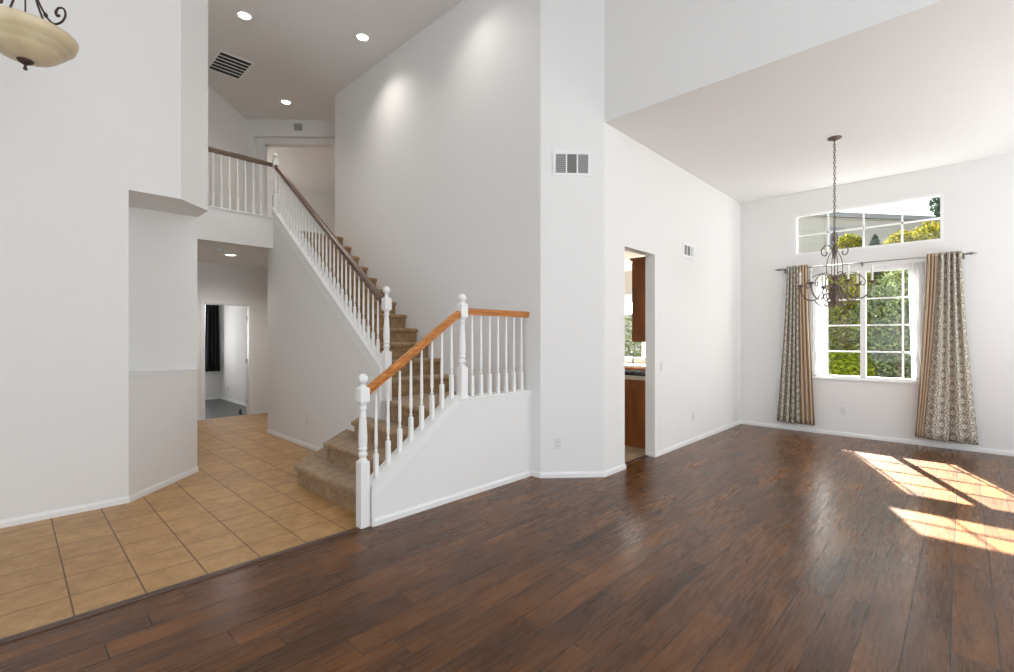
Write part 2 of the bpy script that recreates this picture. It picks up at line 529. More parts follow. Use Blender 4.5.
# ------------------------------------------------------------------ mesh helpers
class MB:
    def __init__(self):
        self.v, self.f, self.uv, self.smooth = [], [], {}, set()

    def add(self, verts, faces, smooth=False):
        o = len(self.v)
        self.v += [tuple(p) for p in verts]
        for f in faces:
            if smooth:
                self.smooth.add(len(self.f))
            self.f.append(tuple(i + o for i in f))
        return self

    def box(self, x0, x1, y0, y1, z0, z1, rot=None, about=None):
        vs = [Vector((x, y, z)) for z in (z0, z1) for (x, y) in ((x0, y0), (x1, y0), (x1, y1), (x0, y1))]
        if rot is not None:
            a = Vector(about)
            vs = [rot @ (p - a) + a for p in vs]
        return self.add(vs, [(3, 2, 1, 0), (4, 5, 6, 7), (0, 1, 5, 4), (1, 2, 6, 5), (2, 3, 7, 6), (3, 0, 4, 7)])

    def cbox(self, x0, x1, y0, y1, z0, z1, b=0.004):
        """box with chamfered edges"""
        return self.rounded([(x0, y0), (x1, y0), (x1, y1), (x0, y1)], z0, z1, b, 2, bottom=True)

    def prism(self, poly, z0, z1):
        n = len(poly)
        vs = [(x, y, z0) for x, y in poly] + [(x, y, z1) for x, y in poly]
        fs = [tuple(range(n))[::-1], tuple(range(n, 2 * n))] + [(i, (i + 1) % n, n + (i + 1) % n, n + i) for i in range(n)]
        return self.add(vs, fs)

    def prism_axis(self, poly, a0, a1, axis):
        """poly in the two other axes, extruded along axis ('x': poly is (y,z); 'y': poly is (x,z))"""
        n = len(poly)
        if axis == 'x':
            vs = [(a0, p, q) for p, q in poly] + [(a1, p, q) for p, q in poly]
        else:
            vs = [(p, a0, q) for p, q in poly] + [(p, a1, q) for p, q in poly]
        fs = [tuple(range(n))[::-1], tuple(range(n, 2 * n))] + [(i, (i + 1) % n, n + (i + 1) % n, n + i) for i in range(n)]
        return self.add(vs, fs)

    @staticmethod
    def inset(poly, d):
        """inset a convex counter-clockwise polygon"""
        n = len(poly)
        out = []
        for i in range(n):
            a, b, c = Vector(poly[i - 1]), Vector(poly[i]), Vector(poly[(i + 1) % n])
            e1, e2 = (b - a).normalized(), (c - b).normalized()
            n1, n2 = Vector((-e1.y, e1.x)), Vector((-e2.y, e2.x))
            k = 1 + n1.dot(n2)
            out.append(tuple(b + (n1 + n2) * (d / k)))
        return out

    def rounded(self, poly, z0, z1, r, steps=4, bottom=False):
        """prism of a convex CCW polygon with rounded upper (and lower) edges"""
        rings = []
        if bottom:
            for i in range(steps):
                a = pi / 2 * i / steps
                rings.append((r * (1 - sin(a)), z0 + r * (1 - cos(a))))
        else:
            rings.append((0, z0))
        if bottom:
            rings.append((0, z0 + r))
        for i in range(steps + 1):
            a = pi / 2 * i / steps
            rings.append((r * (1 - cos(a)), z1 - r * (1 - sin(a))))
        n = len(poly)
        vs, fs = [], []
        for d, z in rings:
            p = self.inset(poly, d) if d > 1e-9 else poly
            vs += [(x, y, z) for x, y in p]
        for k in range(len(rings) - 1):
            for i in range(n):
                fs.append((k * n + i, k * n + (i + 1) % n, (k + 1) * n + (i + 1) % n, (k + 1) * n + i))
        fs.append(tuple(range(n))[::-1])
        fs.append(tuple(range((len(rings) - 1) * n, len(rings) * n)))
        return self.add(vs, fs)

    def lathe(self, prof, cx=0, cy=0, cz=0, n=20, sq=None, smooth=True, caps=True):
        """prof: list of (radius, z)"""
        vs, fs = [], []
        for r, z in prof:
            for i in range(n):
                a = 2 * pi * i / n
                vs.append((cx + r * cos(a), cy + r * sin(a), cz + z))
        for k in range(len(prof) - 1):
            for i in range(n):
                fs.append((k * n + i, k * n + (i + 1) % n, (k + 1) * n + (i + 1) % n, (k + 1) * n + i))
        self.add(vs, fs, smooth)
        if caps:
            self.add([vs[i] for i in range(n)], [tuple(range(n))[::-1]])
            m = (len(prof) - 1) * n
            self.add([vs[m + i] for i in range(n)], [tuple(range(n))])
        return self

    def tube(self, pts, r, n=8, closed=False):
        pts = [Vector(p) for p in pts]
        m = len(pts)
        rs = r if isinstance(r, (list, tuple)) else [r] * m
        vs, fs = [], []
        up = None
        for i, p in enumerate(pts):
            if closed:
                t = (pts[(i + 1) % m] - pts[i - 1]).normalized()
            else:
                t = (pts[min(i + 1, m - 1)] - pts[max(i - 1, 0)]).normalized()
            if up is None:
                up = Vector((0, 0, 1)) if abs(t.z) < 0.9 else Vector((1, 0, 0))
            side = t.cross(up)
            if side.length < 1e-6:
                side = t.orthogonal()
            side.normalize()
            up = side.cross(t).normalized()
            for j in range(n):
                a = 2 * pi * j / n
                vs.append(p + (side * cos(a) + up * sin(a)) * rs[i])
        for i in range(m if closed else m - 1):
            k = (i + 1) % m
            for j in range(n):
                fs.append((i * n + j, i * n + (j + 1) % n, k * n + (j + 1) % n, k * n + j))
        if not closed:
            fs.append(tuple(range(n))[::-1])
            fs.append(tuple(range((m - 1) * n, m * n)))
        return self.add(vs, fs, True)

    def sweep(self, prof, a, b, up=(0, 0, 1), smooth=False):
        """profile (w,h) swept from a to b"""
        a, b = Vector(a), Vector(b)
        t = (b - a).normalized()
        side = t.cross(Vector(up)).normalized()
        u = side.cross(t).normalized()
        n = len(prof)
        vs = [a + side * w + u * h for w, h in prof] + [b + side * w + u * h for w, h in prof]
        fs = [tuple(range(n)), tuple(range(n, 2 * n))[::-1]] + [(i, n + i, n + (i + 1) % n, (i + 1) % n) for i in range(n)]
        return self.add(vs, fs, smooth)

    def build(self, name, mat, parent=None, smooth_all=False, uvs=None):
        me = bpy.data.meshes.new(name)
        me.from_pydata(self.v, [], self.f)
        me.materials.append(M[mat] if isinstance(mat, str) else mat)
        if smooth_all:
            me.polygons.foreach_set('use_smooth', [True] * len(me.polygons))
        elif self.smooth:
            me.polygons.foreach_set('use_smooth', [i in self.smooth for i in range(len(me.polygons))])
        if uvs is not None:
            l = me.uv_layers.new(name='UVMap')
            for lp in me.loops:
                l.data[lp.index].uv = uvs[lp.vertex_index]
        me.update()
        o = bpy.data.objects.new(name, me)
        COL.objects.link(o)
        if parent is not None:
            o.parent = parent
        return o


def fix_normals(o):
    import bmesh
    bm = bmesh.new()
    bm.from_mesh(o.data)
    bmesh.ops.recalc_face_normals(bm, faces=bm.faces)
    bm.to_mesh(o.data)
    bm.free()
    return o


def struct(name, mb, mat, parent=None):
    o = fix_normals(mb.build(name, mat, parent))
    if parent is None:
        o['kind'] = 'structure'
    return o


def empty(name, loc=(0, 0, 0), rz=0.0):
    o = bpy.data.objects.new(name, None)
    o.empty_display_size = 0.1
    COL.objects.link(o)
    o.location = loc
    o.rotation_euler = (0, 0, rz)
    return o


def tag(o, label, cat, group=None):
    o['label'] = label
    o['category'] = cat
    if group:
        o['group'] = group
    return o


def copy_tree(o, parent=None):
    c = o.copy()
    COL.objects.link(c)
    if parent is not None:
        c.parent = parent
    for ch in list(o.children):
        copy_tree(ch, c)
    return c


def holes_wall(axis, c0, c1, a0, a1, z0, z1, holes):
    """wall slab normal to axis between c0..c1, running a0..a1, with rectangular holes (a,b,za,zb)"""
    mb = MB()
    As = sorted({a0, a1} | {h[0] for h in holes} | {h[1] for h in holes})
    Zs = sorted({z0, z1} | {h[2] for h in holes} | {h[3] for h in holes})
    for i in range(len(As) - 1):
        for j in range(len(Zs) - 1):
            ca, cz = (As[i] + As[i + 1]) / 2, (Zs[j] + Zs[j + 1]) / 2
            if any(h[0] < ca < h[1] and h[2] < cz < h[3] for h in holes):
                continue
            if axis == 'x':
                mb.box(c0, c1, As[i], As[i + 1], Zs[j], Zs[j + 1])
            else:
                mb.box(As[i], As[i + 1], c0, c1, Zs[j], Zs[j + 1])
    return mb


def panel(mb, P, Q, t, z0, z1):
    """vertical slab from P to Q, thickness t to the left of P->Q"""
    P, Q = Vector(P), Vector(Q)
    d = (Q - P).normalized()
    n = Vector((-d.y, d.x)) * t
    return mb.prism([tuple(P), tuple(Q), tuple(Q + n), tuple(P + n)], z0, z1)


# ================================================================== ROOM SHELL
XW, YK = 8.477, 2.70            # window wall face, kitchen wall face
ZD, ZH = 3.69, 5.52             # dining ceiling, high ceiling
XB, YB = -3.2, -3.2             # walls behind and beside the camera

struct('floor', MB().prism([(XB, YB), (XW + 0.1, YB), (XW + 0.1, 2.80), (4.34, 2.80), (3.9, 3.24), (3.9, 3.33), (XB, 3.33)], -0.12, 0.0), 'wood_floor')
struct('floor_tile', MB().prism([(XB, 3.33), (3.9, 3.33), (3.9, 9.665), (XB, 9.665)], -0.12, 0.0), 'tile')
struct('floor_kitchen', MB().prism([(4.34, 2.80), (XW + 0.1, 2.80), (XW + 0.1, 7.2), (3.9, 7.2), (3.9, 3.24)], -0.12, 0.0), 'kitchen_tile')
struct('floor_bedroom', MB().box(0.4, 3.6, 9.665, 13.0, -0.12, 0.0), 'dark_floor')
struct('trim_threshold', MB().rounded([(XB, 3.300), (1.835, 3.300), (1.835, 3.345), (XB, 3.345)], 0.0, 0.009, 0.006, 2), 'reducer')
struct('trim_kitchen_threshold', MB().rounded([(4.71, 2.775), (5.40, 2.775), (5.40, 2.82), (4.71, 2.82)], 0.0, 0.010, 0.006, 2), 'reducer')

# dining window wall with two openings
UW = (0.185, 1.912, 2.715, 3.355)
LW = (0.455, 1.655, 0.845, 2.42)
struct('wall_window', holes_wall('x', XW, XW + 0.16, YB, 2.83, 0, ZD, [UW, LW]), 'wall')
struct('wall_kitchen', holes_wall('y', YK, YK + 0.125, 4.29, XW, 0, ZD, [(4.70, 5.413, 0, 2.453)]), 'wall')
struct('wall_column', MB().prism([(4.29, 2.70), (4.29, 2.825), (3.92, 3.20), (3.80, 3.27), (3.80, 3.155)], 0, ZH), 'wall')
struct('wall_header', MB().box(4.29, 4.42, YB, 2.825, ZD, ZH), 'wall')
struct('wall_tall', MB().box(3.80, 3.92, 3.27, 7.636, 0, ZH), 'wall')
struct('ceiling_dining', MB().box(4.42, XW + 0.16, YB, 2.83, ZD, ZD + 0.12), 'ceiling')
struct('ceiling', MB().prism([(XB, YB), (4.42, YB), (4.42, 2.83), (3.93, 3.2), (3.93, 6.5), (8.5, 6.5), (8.5, 13.4), (0.4, 13.4), (0.4, 6.2), (XB, 6.2)], ZH, ZH + 0.12), 'ceiling')

# unseen walls behind and beside the camera, openings added to let light in
struct('wall_back', holes_wall('x', XB - 0.15, XB, YB, 5.43, 0, ZH, [(-1.1, 2.3, 0.6, 3.2), (-1.1, 2.3, 3.6, 4.8)]), 'wall')
struct('wall_side', holes_wall('y', YB - 0.15, YB, XB, XW + 0.16, 0, ZH, [(-0.6, 3.0, 0.5, 2.9), (-0.6, 3.0, 3.6, 4.8), (5.0, 7.8, 0.5, 2.7)]), 'wall')

# foyer wall, chamfered low wall, niche and the bulkhead above it
struct('wall_left', MB().box(XB, 0.733, 5.305, 5.43, 0, ZH), 'wall')
struct('wall_niche', MB().prism([(0.733, 5.305), (1.415, 5.987), (1.415, 6.11), (0.60, 6.11), (0.60, 5.43), (0.733, 5.43)], 0, 1.10), 'wall')
struct('wall_niche_back', MB().prism([(0.60, 5.43), (0.733, 5.43), (0.733, 5.985), (1.415, 5.985), (1.415, 6.11), (0.60, 6.11)], 1.10, 2.75), 'wall')
struct('wall_bulkhead', MB().prism([(0.733, 5.305), (1.122, 5.305), (1.42, 5.603), (1.42, 6.11), (0.60, 6.11), (0.60, 5.43), (0.733, 5.43)], 2.75, ZH), 'wall')
struct('trim_niche_ledge', MB().prism([(0.735, 5.300), (1.421, 5.986), (0.735, 5.986)], 1.10, 1.112), 'trim')
struct('wall_hall_left', MB().box(1.29, 1.415, 6.11, 9.6, 0, 3.0), 'wall')
struct('wall_upper_left', MB().box(1.29, 1.42, 6.11, 8.03, 3.0, ZH), 'wall')

# wall under the upper flight with its sloped stringer edge
def z_string(y):
    return 1.482 + 0.749 * (y - 5.10)
YS0, YS1 = 4.437, 7.40
struct('wall_under_stairs', MB().prism_axis([(YS0, 0), (7.62, 0), (7.62, 2.765), (YS1 + 0.10, 2.765), (YS1 + 0.10, z_string(YS1) + 0.02), (YS1, z_string(YS1) + 0.02), (YS0, z_string(YS0) + 0.02)], 2.72, 2.80, 'x'), 'wall')
mb = MB()
mb.prism_axis([(YS0, z_string(YS0)), (YS1 + .02, z_string(YS1 + .02)), (YS1 + .02, z_string(YS1 + .02) + 0.145), (YS0, z_string(YS0) + 0.145)], 2.706, 2.814, 'x')
mb.prism_axis([(YS0, z_string(YS0) + 0.145), (YS1 + .02, z_string(YS1 + .02) + 0.145), (YS1 + .02, z_string(YS1 + .02) + 0.163), (YS0, z_string(YS0) + 0.163)], 2.698, 2.822, 'x')
mb.box(2.706, 2.7195, YS0, 4.64, 0.40, z_string(YS0) + 0.05)
struct('trim_stringer', mb, 'trim')
struct('wall_hall_return', MB().box(2.80, 3.92, 7.50, 7.62, 0, 2.765), 'wall')
struct('wall_hall_right', MB().box(3.92, 4.04, 7.50, 9.6, 0, 2.765), 'wall')

# upper floor slab, curb of the landing
struct('ceiling_hall', MB().prism([(1.42, 7.47), (2.80, 7.47), (2.80, 7.41), (8.4, 7.41), (8.4, 13.3), (0.5, 13.3), (0.5, 8.0), (1.42, 8.0)], 2.765, 3.075), 'ceiling')
struct('floor_upper', MB().prism([(1.42, 7.50), (2.80, 7.50), (2.80, 7.36), (3.80, 7.36), (3.8, 7.64), (8.4, 7.64), (8.4, 13.2), (0.5, 13.2), (0.5, 8.03), (1.42, 8.03)], 3.075, 3.088), 'carpet_up')
struct('wall_landing_curb', MB().box(1.42, 2.72, 7.40, 7.50, 2.765, 3.215), 'wall')
struct('trim_landing_curb', MB().cbox(1.42, 2.735, 7.385, 7.515, 3.215, 3.235, 0.005), 'trim')

# downstairs hall end wall with the doorway, the room beyond
DX0, DX1, DZ = 2.368, 3.118, 2.045
struct('wall_hall_end', holes_wall('y', 9.60, 9.73, 0.5, 4.04, 0, 2.765, [(DX0, DX1, 0, DZ)]), 'wall')
mb = MB()
mb.box(DX0 - 0.055, DX0, 9.585, 9.60, 0, DZ + 0.055)
mb.box(DX1, DX1 + 0.055, 9.585, 9.60, 0, DZ + 0.055)
mb.box(DX0, DX1, 9.585, 9.60, DZ, DZ + 0.055)
mb.box(DX0, DX0 + 0.018, 9.60, 9.73, 0, DZ)
mb.box(DX1 - 0.018, DX1, 9.60, 9.73, 0, DZ)
mb.box(DX0, DX1, 9.60, 9.73, DZ - 0.018, DZ)
struct('trim_door_casing', mb, 'trim')
struct('wall_bedroom_right', MB().box(3.45, 3.59, 9.73, 12.72, 0, 2.765), 'wall')
BW = (2.35, 3.36, 0.95, 2.25)
struct('wall_bedroom_back', holes_wall('y', 12.60, 12.72, 0.5, 3.45, 0, 2.765, [BW]), 'wall')
struct('wall_bedroom_left', MB().box(0.38, 0.5, 9.73, 12.72, 0, 2.765), 'wall')

# upstairs: 45 degree wall and the recessed doorway wall across it
C0 = Vector((3.085, 9.68))
u45 = Vector((1, 1)).normalized()
v45 = Vector((1, -1)).normalized()
mb = MB()
panel(mb, (1.42, 8.015), tuple(C0), 0.12, 3.088, ZH)
struct('wall_loft_left', mb, 'wall')
def on_back(s, back=0.0):
    p = C0 + v45 * s + u45 * back
    return (p.x, p.y)
mb = MB()
panel(mb, on_back(0.0), on_back(0.13), 0.10, 3.088, ZH)
panel(mb, on_back(0.13), on_back(2.7), 0.10, 5.212, ZH)
panel(mb, on_back(2.7), on_back(4.2), 0.10, 3.088, ZH)
struct('wall_loft_front', mb, 'wall')
mb = MB()
panel(mb, on_back(0.0, .10), on_back(0.27, .10), 0.14, 3.088, ZH)
panel(mb, on_back(0.27, .10), on_back(2.55, .10), 0.14, 5.095, ZH)
panel(mb, on_back(2.55, .10), on_back(4.2, .10), 0.14, 3.088, ZH)
struct('wall_loft_inner', mb, 'wall')
struct('wall_loft_far', MB().box(1.0, 8.5, 13.05, 13.17, 3.088, ZH), 'wall')
struct('wall_loft_side', MB().box(8.38, 8.5, 6.5, 13.17, 3.088, ZH), 'wall')
struct('wall_loft_end', MB().box(3.92, 8.5, 6.5, 6.62, 3.075, ZH), 'wall')
struct('wall_loft_edge', MB().box(0.9, 1.02, 7.9, 13.17, 3.088, ZH), 'wall')

# kitchen shell
KW = (3.4, 5.6, 1.0, 2.32)
struct('wall_kitchen_far', holes_wall('x', XW, XW + 0.16, 2.83, 7.2, 0, 2.75, [KW]), 'wall')
struct('wall_kitchen_end', MB().box(3.92, XW + 0.16, 7.1, 7.2, 0, 2.75), 'wall')
struct('ceiling_kitchen', MB().prism([(4.30, 2.825), (XW + 0.16, 2.825), (XW + 0.16, 7.2), (3.92, 7.2), (3.92, 3.205)], 2.75, 2.87), 'ceiling')

# kneewall of the lower flight
KY0, KY1 = 3.28, 3.395
KA, KBX, KZA, KZB = 1.945, 2.80, 0.225, 0.868
struct('wall_kneewall', MB().prism_axis([(KA, 0), (3.80, 0), (3.80, KZB + 0.005), (KBX, KZB + 0.005), (KA, KZA + 0.005)], KY0, KY1, 'y'), 'wall')
mb = MB()
sl = (KZB - KZA) / (KBX - KA)
# skirt boards on both faces plus the cap
mb.prism_axis([(KA - 0.006, KZA - 0.02), (KBX + 0.03, KZB - 0.0), (KBX + 0.01, KZB + 0.052), (KA - 0.006, KZA + 0.075)], KY0 - 0.010, KY1 + 0.010, 'y')
mb.prism_axis([(KA - 0.012, KZA + 0.070), (KBX + 0.005, KZB + 0.042), (KBX + 0.005, KZB + 0.060), (KA - 0.012, KZA + 0.088)], KY0 - 0.018, KY1 + 0.018, 'y')
mb.cbox(KBX + 0.0, 3.80, KY0 - 0.018, KY1 + 0.018, KZB + 0.012, KZB + 0.034, 0.005)
mb.box(KBX + 0.01, 3.80, KY0 - 0.008, KY1 + 0.008, KZB - 0.012, KZB + 0.012)
mb.box(KA - 0.014, KA + 0.004, KY0 - 0.006, KY1, 0, KZA + 0.06)
struct('trim_kneewall', mb, 'trim')


# baseboards
def baseboard(name, pts, h=0.06, t=0.012):
    """along a polyline; the room lies to the right of the walking direction"""
    mb = MB()
    P = [Vector(p) for p in pts]
    n = len(P)
    def off(i, d):
        ds = []
        if i > 0:
            ds.append((P[i] - P[i - 1]).normalized())
        if i < n - 1:
            ds.append((P[i + 1] - P[i]).normalized())
        ns = [Vector((e.y, -e.x)) for e in ds]
        if len(ns) == 1:
            return P[i] + ns[0] * d
        k = 1 + ns[0].dot(ns[1])
        return P[i] + (ns[0] + ns[1]) * (d / k)
    prof = [(0, 0), (t, 0), (t, h - 0.022), (t * 0.75, h - 0.014), (t * 0.45, h - 0.006), (t * 0.4, h), (0, h)]
    vs, fs = [], []
    m = len(prof)
    for i in range(n):
        for d, z in prof:
            q = off(i, d)
            vs.append((q.x, q.y, z))
    for i in range(n - 1):
        for j in range(m):
            fs.append((i * m + j, (i + 1) * m + j, (i + 1) * m + (j + 1) % m, i * m + (j + 1) % m))
    fs.append(tuple(range(m)))
    fs.append(tuple(range((n - 1) * m, n * m)))
    mb.add(vs, fs)
    return struct(name, mb, 'trim')


baseboard('baseboard_left', [(XB, 5.305), (0.733, 5.305), (1.415, 5.987), (1.415, 9.60)])
baseboard('baseboard_column', [(3.80, 3.28), (3.80, 3.155), (4.29, 2.70), (4.70, 2.70), (4.70, 2.80)])
baseboard('baseboard_kitchen', [(5.413, 2.80), (5.413, 2.70), (XW, 2.70), (XW, YB)])
baseboard('baseboard_kneewall', [(KA + 0.004, 3.28), (3.80, 3.28)], 0.06)
baseboard('baseboard_stairs', [(2.72, 7.62), (2.72, 5.50)])
baseboard('baseboard_hall_end', [(1.415, 9.60), (DX0 - 0.055, 9.60)])
baseboard('baseboard_hall_right', [(DX1 + 0.055, 9.60), (3.92, 9.60)])
baseboard('baseboard_bedroom', [(0.5, 12.60), (3.45, 12.60), (3.45, 9.73)])

# ================================================================== WINDOWS
def window(name, y0, y1, z0, z1, vbars, hbars, mull=None, glass_gaps=True):
    w = empty(name, (XW, (y0 + y1) / 2, z0))
    w['kind'] = 'structure'
    cy, cz = (y0 + y1) / 2, z0
    fr = MB()
    fw = 0.036
    X0, X1 = 0.002, 0.09
    fr.box(X0, X1, y0 - cy, y0 + fw - cy, 0, z1 - z0)
    fr.box(X0, X1, y1 - fw - cy, y1 - cy, 0, z1 - z0)
    fr.box(X0, X1, y0 + fw - cy, y1 - fw - cy, 0, fw)
    fr.box(X0, X1, y0 + fw - cy, y1 - fw - cy, z1 - z0 - fw, z1 - z0)
    if mull:
        fr.box(X0 - .008, X1, mull - 0.032 - cy, mull + 0.032 - cy, fw, z1 - z0 - fw)
    fix_normals(fr.build('window_frame', 'vinyl', w))
    g = MB()
    bw = 0.011
    for yb in vbars:
        g.box(0.052, 0.068, yb - bw - cy, yb + bw - cy, fw, z1 - z0 - fw)
    for zb in hbars:
        g.box(0.052, 0.068, y0 + fw - cy, y1 - fw - cy, zb - bw - cz, zb + bw - cz)
    fix_normals(g.build('muntin_grid', 'vinyl', w))
    p = MB()
    p.box(0.070, 0.074, y0 + fw - cy, y1 - fw - cy, fw, z1 - z0 - fw)
    fix_normals(p.build('glass_pane', 'glass', w))
    return w


w1 = window('window_1', UW[0], UW[1], UW[2], UW[3], [1.471, 1.042, 0.612], [3.027])
w2 = window('window_2', LW[0], LW[1], LW[2], LW[3], [0.604, 1.486], [1.241, 1.623, 2.003], mull=1.042)
mb = MB()
mb.cbox(XW - 0.022, XW + 0.02, LW[0] - 0.03, LW[1] + 0.03, LW[2] - 0.026, LW[2] + 0.0, 0.004)
struct('trim_window_sill', mb, 'trim')


def simple_window_x(name, X, y0, y1, z0, z1, nv):
    w = empty(name, (X, (y0 + y1) / 2, z0))
    w['kind'] = 'structure'
    hy = (y1 - y0) / 2
    h = z1 - z0
    fr = MB()
    fr.box(0.04, 0.10, -hy, -hy + .05, 0, h).box(0.04, 0.10, hy - .05, hy, 0, h).box(0.04, 0.10, -hy + .05, hy - .05, 0, .05).box(0.04, 0.10, -hy + .05, hy - .05, h - .05, h)
    for i in range(1, nv):
        y = -hy + 2 * hy * i / nv
        fr.box(0.045, 0.095, y - .025, y + .025, .05, h - .05)
    fix_normals(fr.build('window_frame', 'vinyl', w))
    fix_normals(MB().box(0.075, 0.079, -hy + .05, hy - .05, .05, h - .05).build('glass_pane', 'glass', w))
    return w


simple_window_x('window_3', XW, KW[0], KW[1], KW[2], KW[3], 2)
w = empty('window_4', ((BW[0] + BW[1]) / 2, 12.60, BW[2]))
w['kind'] = 'structure'
hw, hh = (BW[1] - BW[0]) / 2, BW[3] - BW[2]
fr = MB()
fr.box(-hw, -hw + .05, .03, .09, 0, hh).box(hw - .05, hw, .03, .09, 0, hh).box(-hw + .05, hw - .05, .03, .09, 0, .05).box(-hw + .05, hw - .05, .03, .09, hh - .05, hh).box(-.02, .02, .035, .085, .05, hh - .05)
fix_normals(fr.build('window_frame', 'vinyl', w))
fix_normals(MB().box(-hw + .05, hw - .05, .06, .064, .05, hh - .05).build('glass_pane', 'glass', w))

# ================================================================== STAIRCASE
stair = empty('staircase', (2.0, 4.0, 0))
tag(stair, 'tan carpeted staircase turning up from the tiled foyer floor to the upper landing', 'stairs')
SO = Vector((2.0, 4.0, 0))
RL = 0.1974
RU = 0.1896
ZK = [0.0] + [RL * k for k in range(1, 8)] + [RL * 7 + RU * j for j in range(1, 10)]


def add_step(foot_nose, foot_riser, z0, z1):
    """foot polygons (CCW) relative to world; nose slab and riser body in one carpeted mesh"""
    mb = MB()
    sh = lambda poly: [(x - SO.x, y - SO.y) for x, y in poly]
    mb.prism(sh(foot_riser), z0, z1 - 0.03)
    mb.rounded(sh(foot_nose), z1 - 0.058, z1, 0.027, 5, bottom=True)
    o = fix_normals(mb.build('step', 'carpet', stair))
    for p in o.data.polygons:
        p.use_smooth = False
    return o


NX = [1.946, 2.200, 2.446, 2.692]
CY = [4.765, 4.675, 4.57, 4.41]
for k in range(3):
    x, cy = NX[k], CY[k]
    xb = 2.705
    y0 = KY1 + 0.012
    nose = [(x, y0), (xb, y0), (xb, cy + (xb - x)), (x, cy)]
    xr, cr = x + 0.035, cy - 0.012
    ris = [(xr, y0), (xb, y0), (xb, cr + (xb - xr)), (xr, cr)]
    add_step(nose, ris, 0.0, ZK[k + 1])
# landing
x = NX[3]
add_step([(x, KY1 + .012), (3.795, KY1 + .012), (3.795, 4.384), (2.80, 4.384), (x, 4.22)],
         [(x + .035, KY1 + .012), (3.795, KY1 + .012), (3.795, 4.384), (2.80, 4.384), (x + .035, 4.24)], 0.02, ZK[4])
add_step([(2.83, 4.38), (3.795, 4.38), (3.795, 4.62), (2.83, 4.62)], [(2.83, 4.38), (3.795, 4.38), (3.795, 4.62), (2.83, 4.62)], 0.5, ZK[4])
NY = [4.51, 4.765, 5.02] + [5.02 + 0.2565 * j for j in range(1, 10)]
for i, ny in enumerate(NY):
    z1 = ZK[5 + i]
    z0 = ZK[4 + i] - 0.12
    back = ny + 0.30 if i < len(NY) - 1 else ny + 0.07
    add_step([(2.818, ny), (3.795, ny), (3.795, back), (2.818, back)],
             [(2.818, ny + .035), (3.795, ny + .035), (3.795, back), (2.818, back)], z0, z1)
# white skirt board along the wall at the first steps
mb = MB()
pts = [(5.56, 0.05), (5.50, 0.26), (5.30, 0.30), (5.22, 0.46), (5.00, 0.52), (4.90, 0.66), (4.50, 0.78), (4.50, 0.0), (5.56, 0.0)]
mb.prism_axis([(y - SO.y, z) for y, z in pts], 2.706 - SO.x, 2.7195 - SO.x, 'x')
sk = fix_normals(mb.build('skirt_board', 'trim', stair))
sk['label'] = 'white skirt board on the wall beside the first steps'
# skirt board on the tall wall is hidden in carpet; closed soffit below the upper flight
mb = MB()
mb.prism_axis([(4.62 - SO.y, 0.55), (7.38 - SO.y, 2.588), (7.38 - SO.y, 2.658), (4.62 - SO.y, 0.62)], 2.82 - SO.x, 3.79 - SO.x, 'x')
fix_normals(mb.build('soffit', 'wall', stair))


# ------------------------------------------------------------------ balustrades
def newel_mesh(base_h, top_z, blk0, blk1, w=0.088):
    """turned newel: local z from 0; square base to base_h; square block blk0..blk1; ball finial to top_z"""
    mb = MB()
    h = w / 2
    mb.cbox(-h, h, -h, h, 0, base_h - 0.012, 0.004)
    # base shoulder
    mb.rounded([(-h, -h), (h, -h), (h, h), (-h, h)], base_h - 0.014, base_h, 0.012, 2)
    L = blk0 - base_h
    r = h
    prof = [(r * .84, 0), (r * .88, .008), (r * .66, .016), (r * .62, .024), (r * .86, .034), (r * .94, .048), (r * .86, .062), (r * .64, .072),
            (r * .62, .079), (r * .92, .086), (r * .92, .096), (r * .74, .103), (r * .86, .118)]
    q = [(r * .90, L * .40), (r * .80, L * .60), (r * .66, L * .80), (r * .60, L - .060), (r * .60, L - .052), (r * .80, L - .046), (r * .80, L - .036), (r * .62, L - .028), (r * .64, L - .014), (r * .90, L)]
    mb.lathe(prof + q, 0, 0, base_h, 20)
    mb.rounded([(-h, -h), (h, -h), (h, h), (-h, h)], blk0, blk1, 0.014, 2, bottom=True)
    rb = min(0.039, (top_z - blk1) * 0.46)
    cz = top_z - rb
    prof = [(r * .86, blk1 - .004), (r * .80, blk1 + .004), (r * .52, blk1 + .010), (r * .50, cz - rb * .90)]
    for i in range(1, 11):
        a = -pi / 2 + 0.5 + (pi - 0.5) * i / 10
        prof.append((max(rb * cos(a), 0.0008), cz + rb * sin(a)))
    mb.lathe(prof, 0, 0, 0, 20)
    return mb


def baluster_mesh(h, blk=0.20, w=0.031, z_sink=0.03):
    mb = MB()
    a = w / 2
    mb.cbox(-a, a, -a, a, -z_sink, blk - 0.012, 0.002)
    mb.rounded([(-a, -a), (a, -a), (a, a), (-a, a)], blk - 0.014, blk + 0.006, 0.009, 2)
    prof = [(a * .55, 0.0), (a * .55, .010), (a * .86, .016), (a * .86, .026), (a * .55, .032), (a * .62, .045), (a * .90, .075), (a * .90, (h - blk) * .2),
            (a * .78, (h - blk) * .5), (a * .58, h - blk + .0)]
    mb.lathe(prof, 0, 0, blk, 10)
    return mb


RAIL = [(-.022, -.030), (.022, -.030), (.024, -.010), (.030, -.004), (.033, .008), (.030, .022), (.018, .031), (0, .034), (-.018, .031), (-.030, .022), (-.033, .008), (-.030, -.004), (-.024, -.010)]


def child(mb, name, mat, parent, origin):
    o = fix_normals(mb.build(name, mat, parent))
    o.location = Vector(origin) - parent.location
    return o


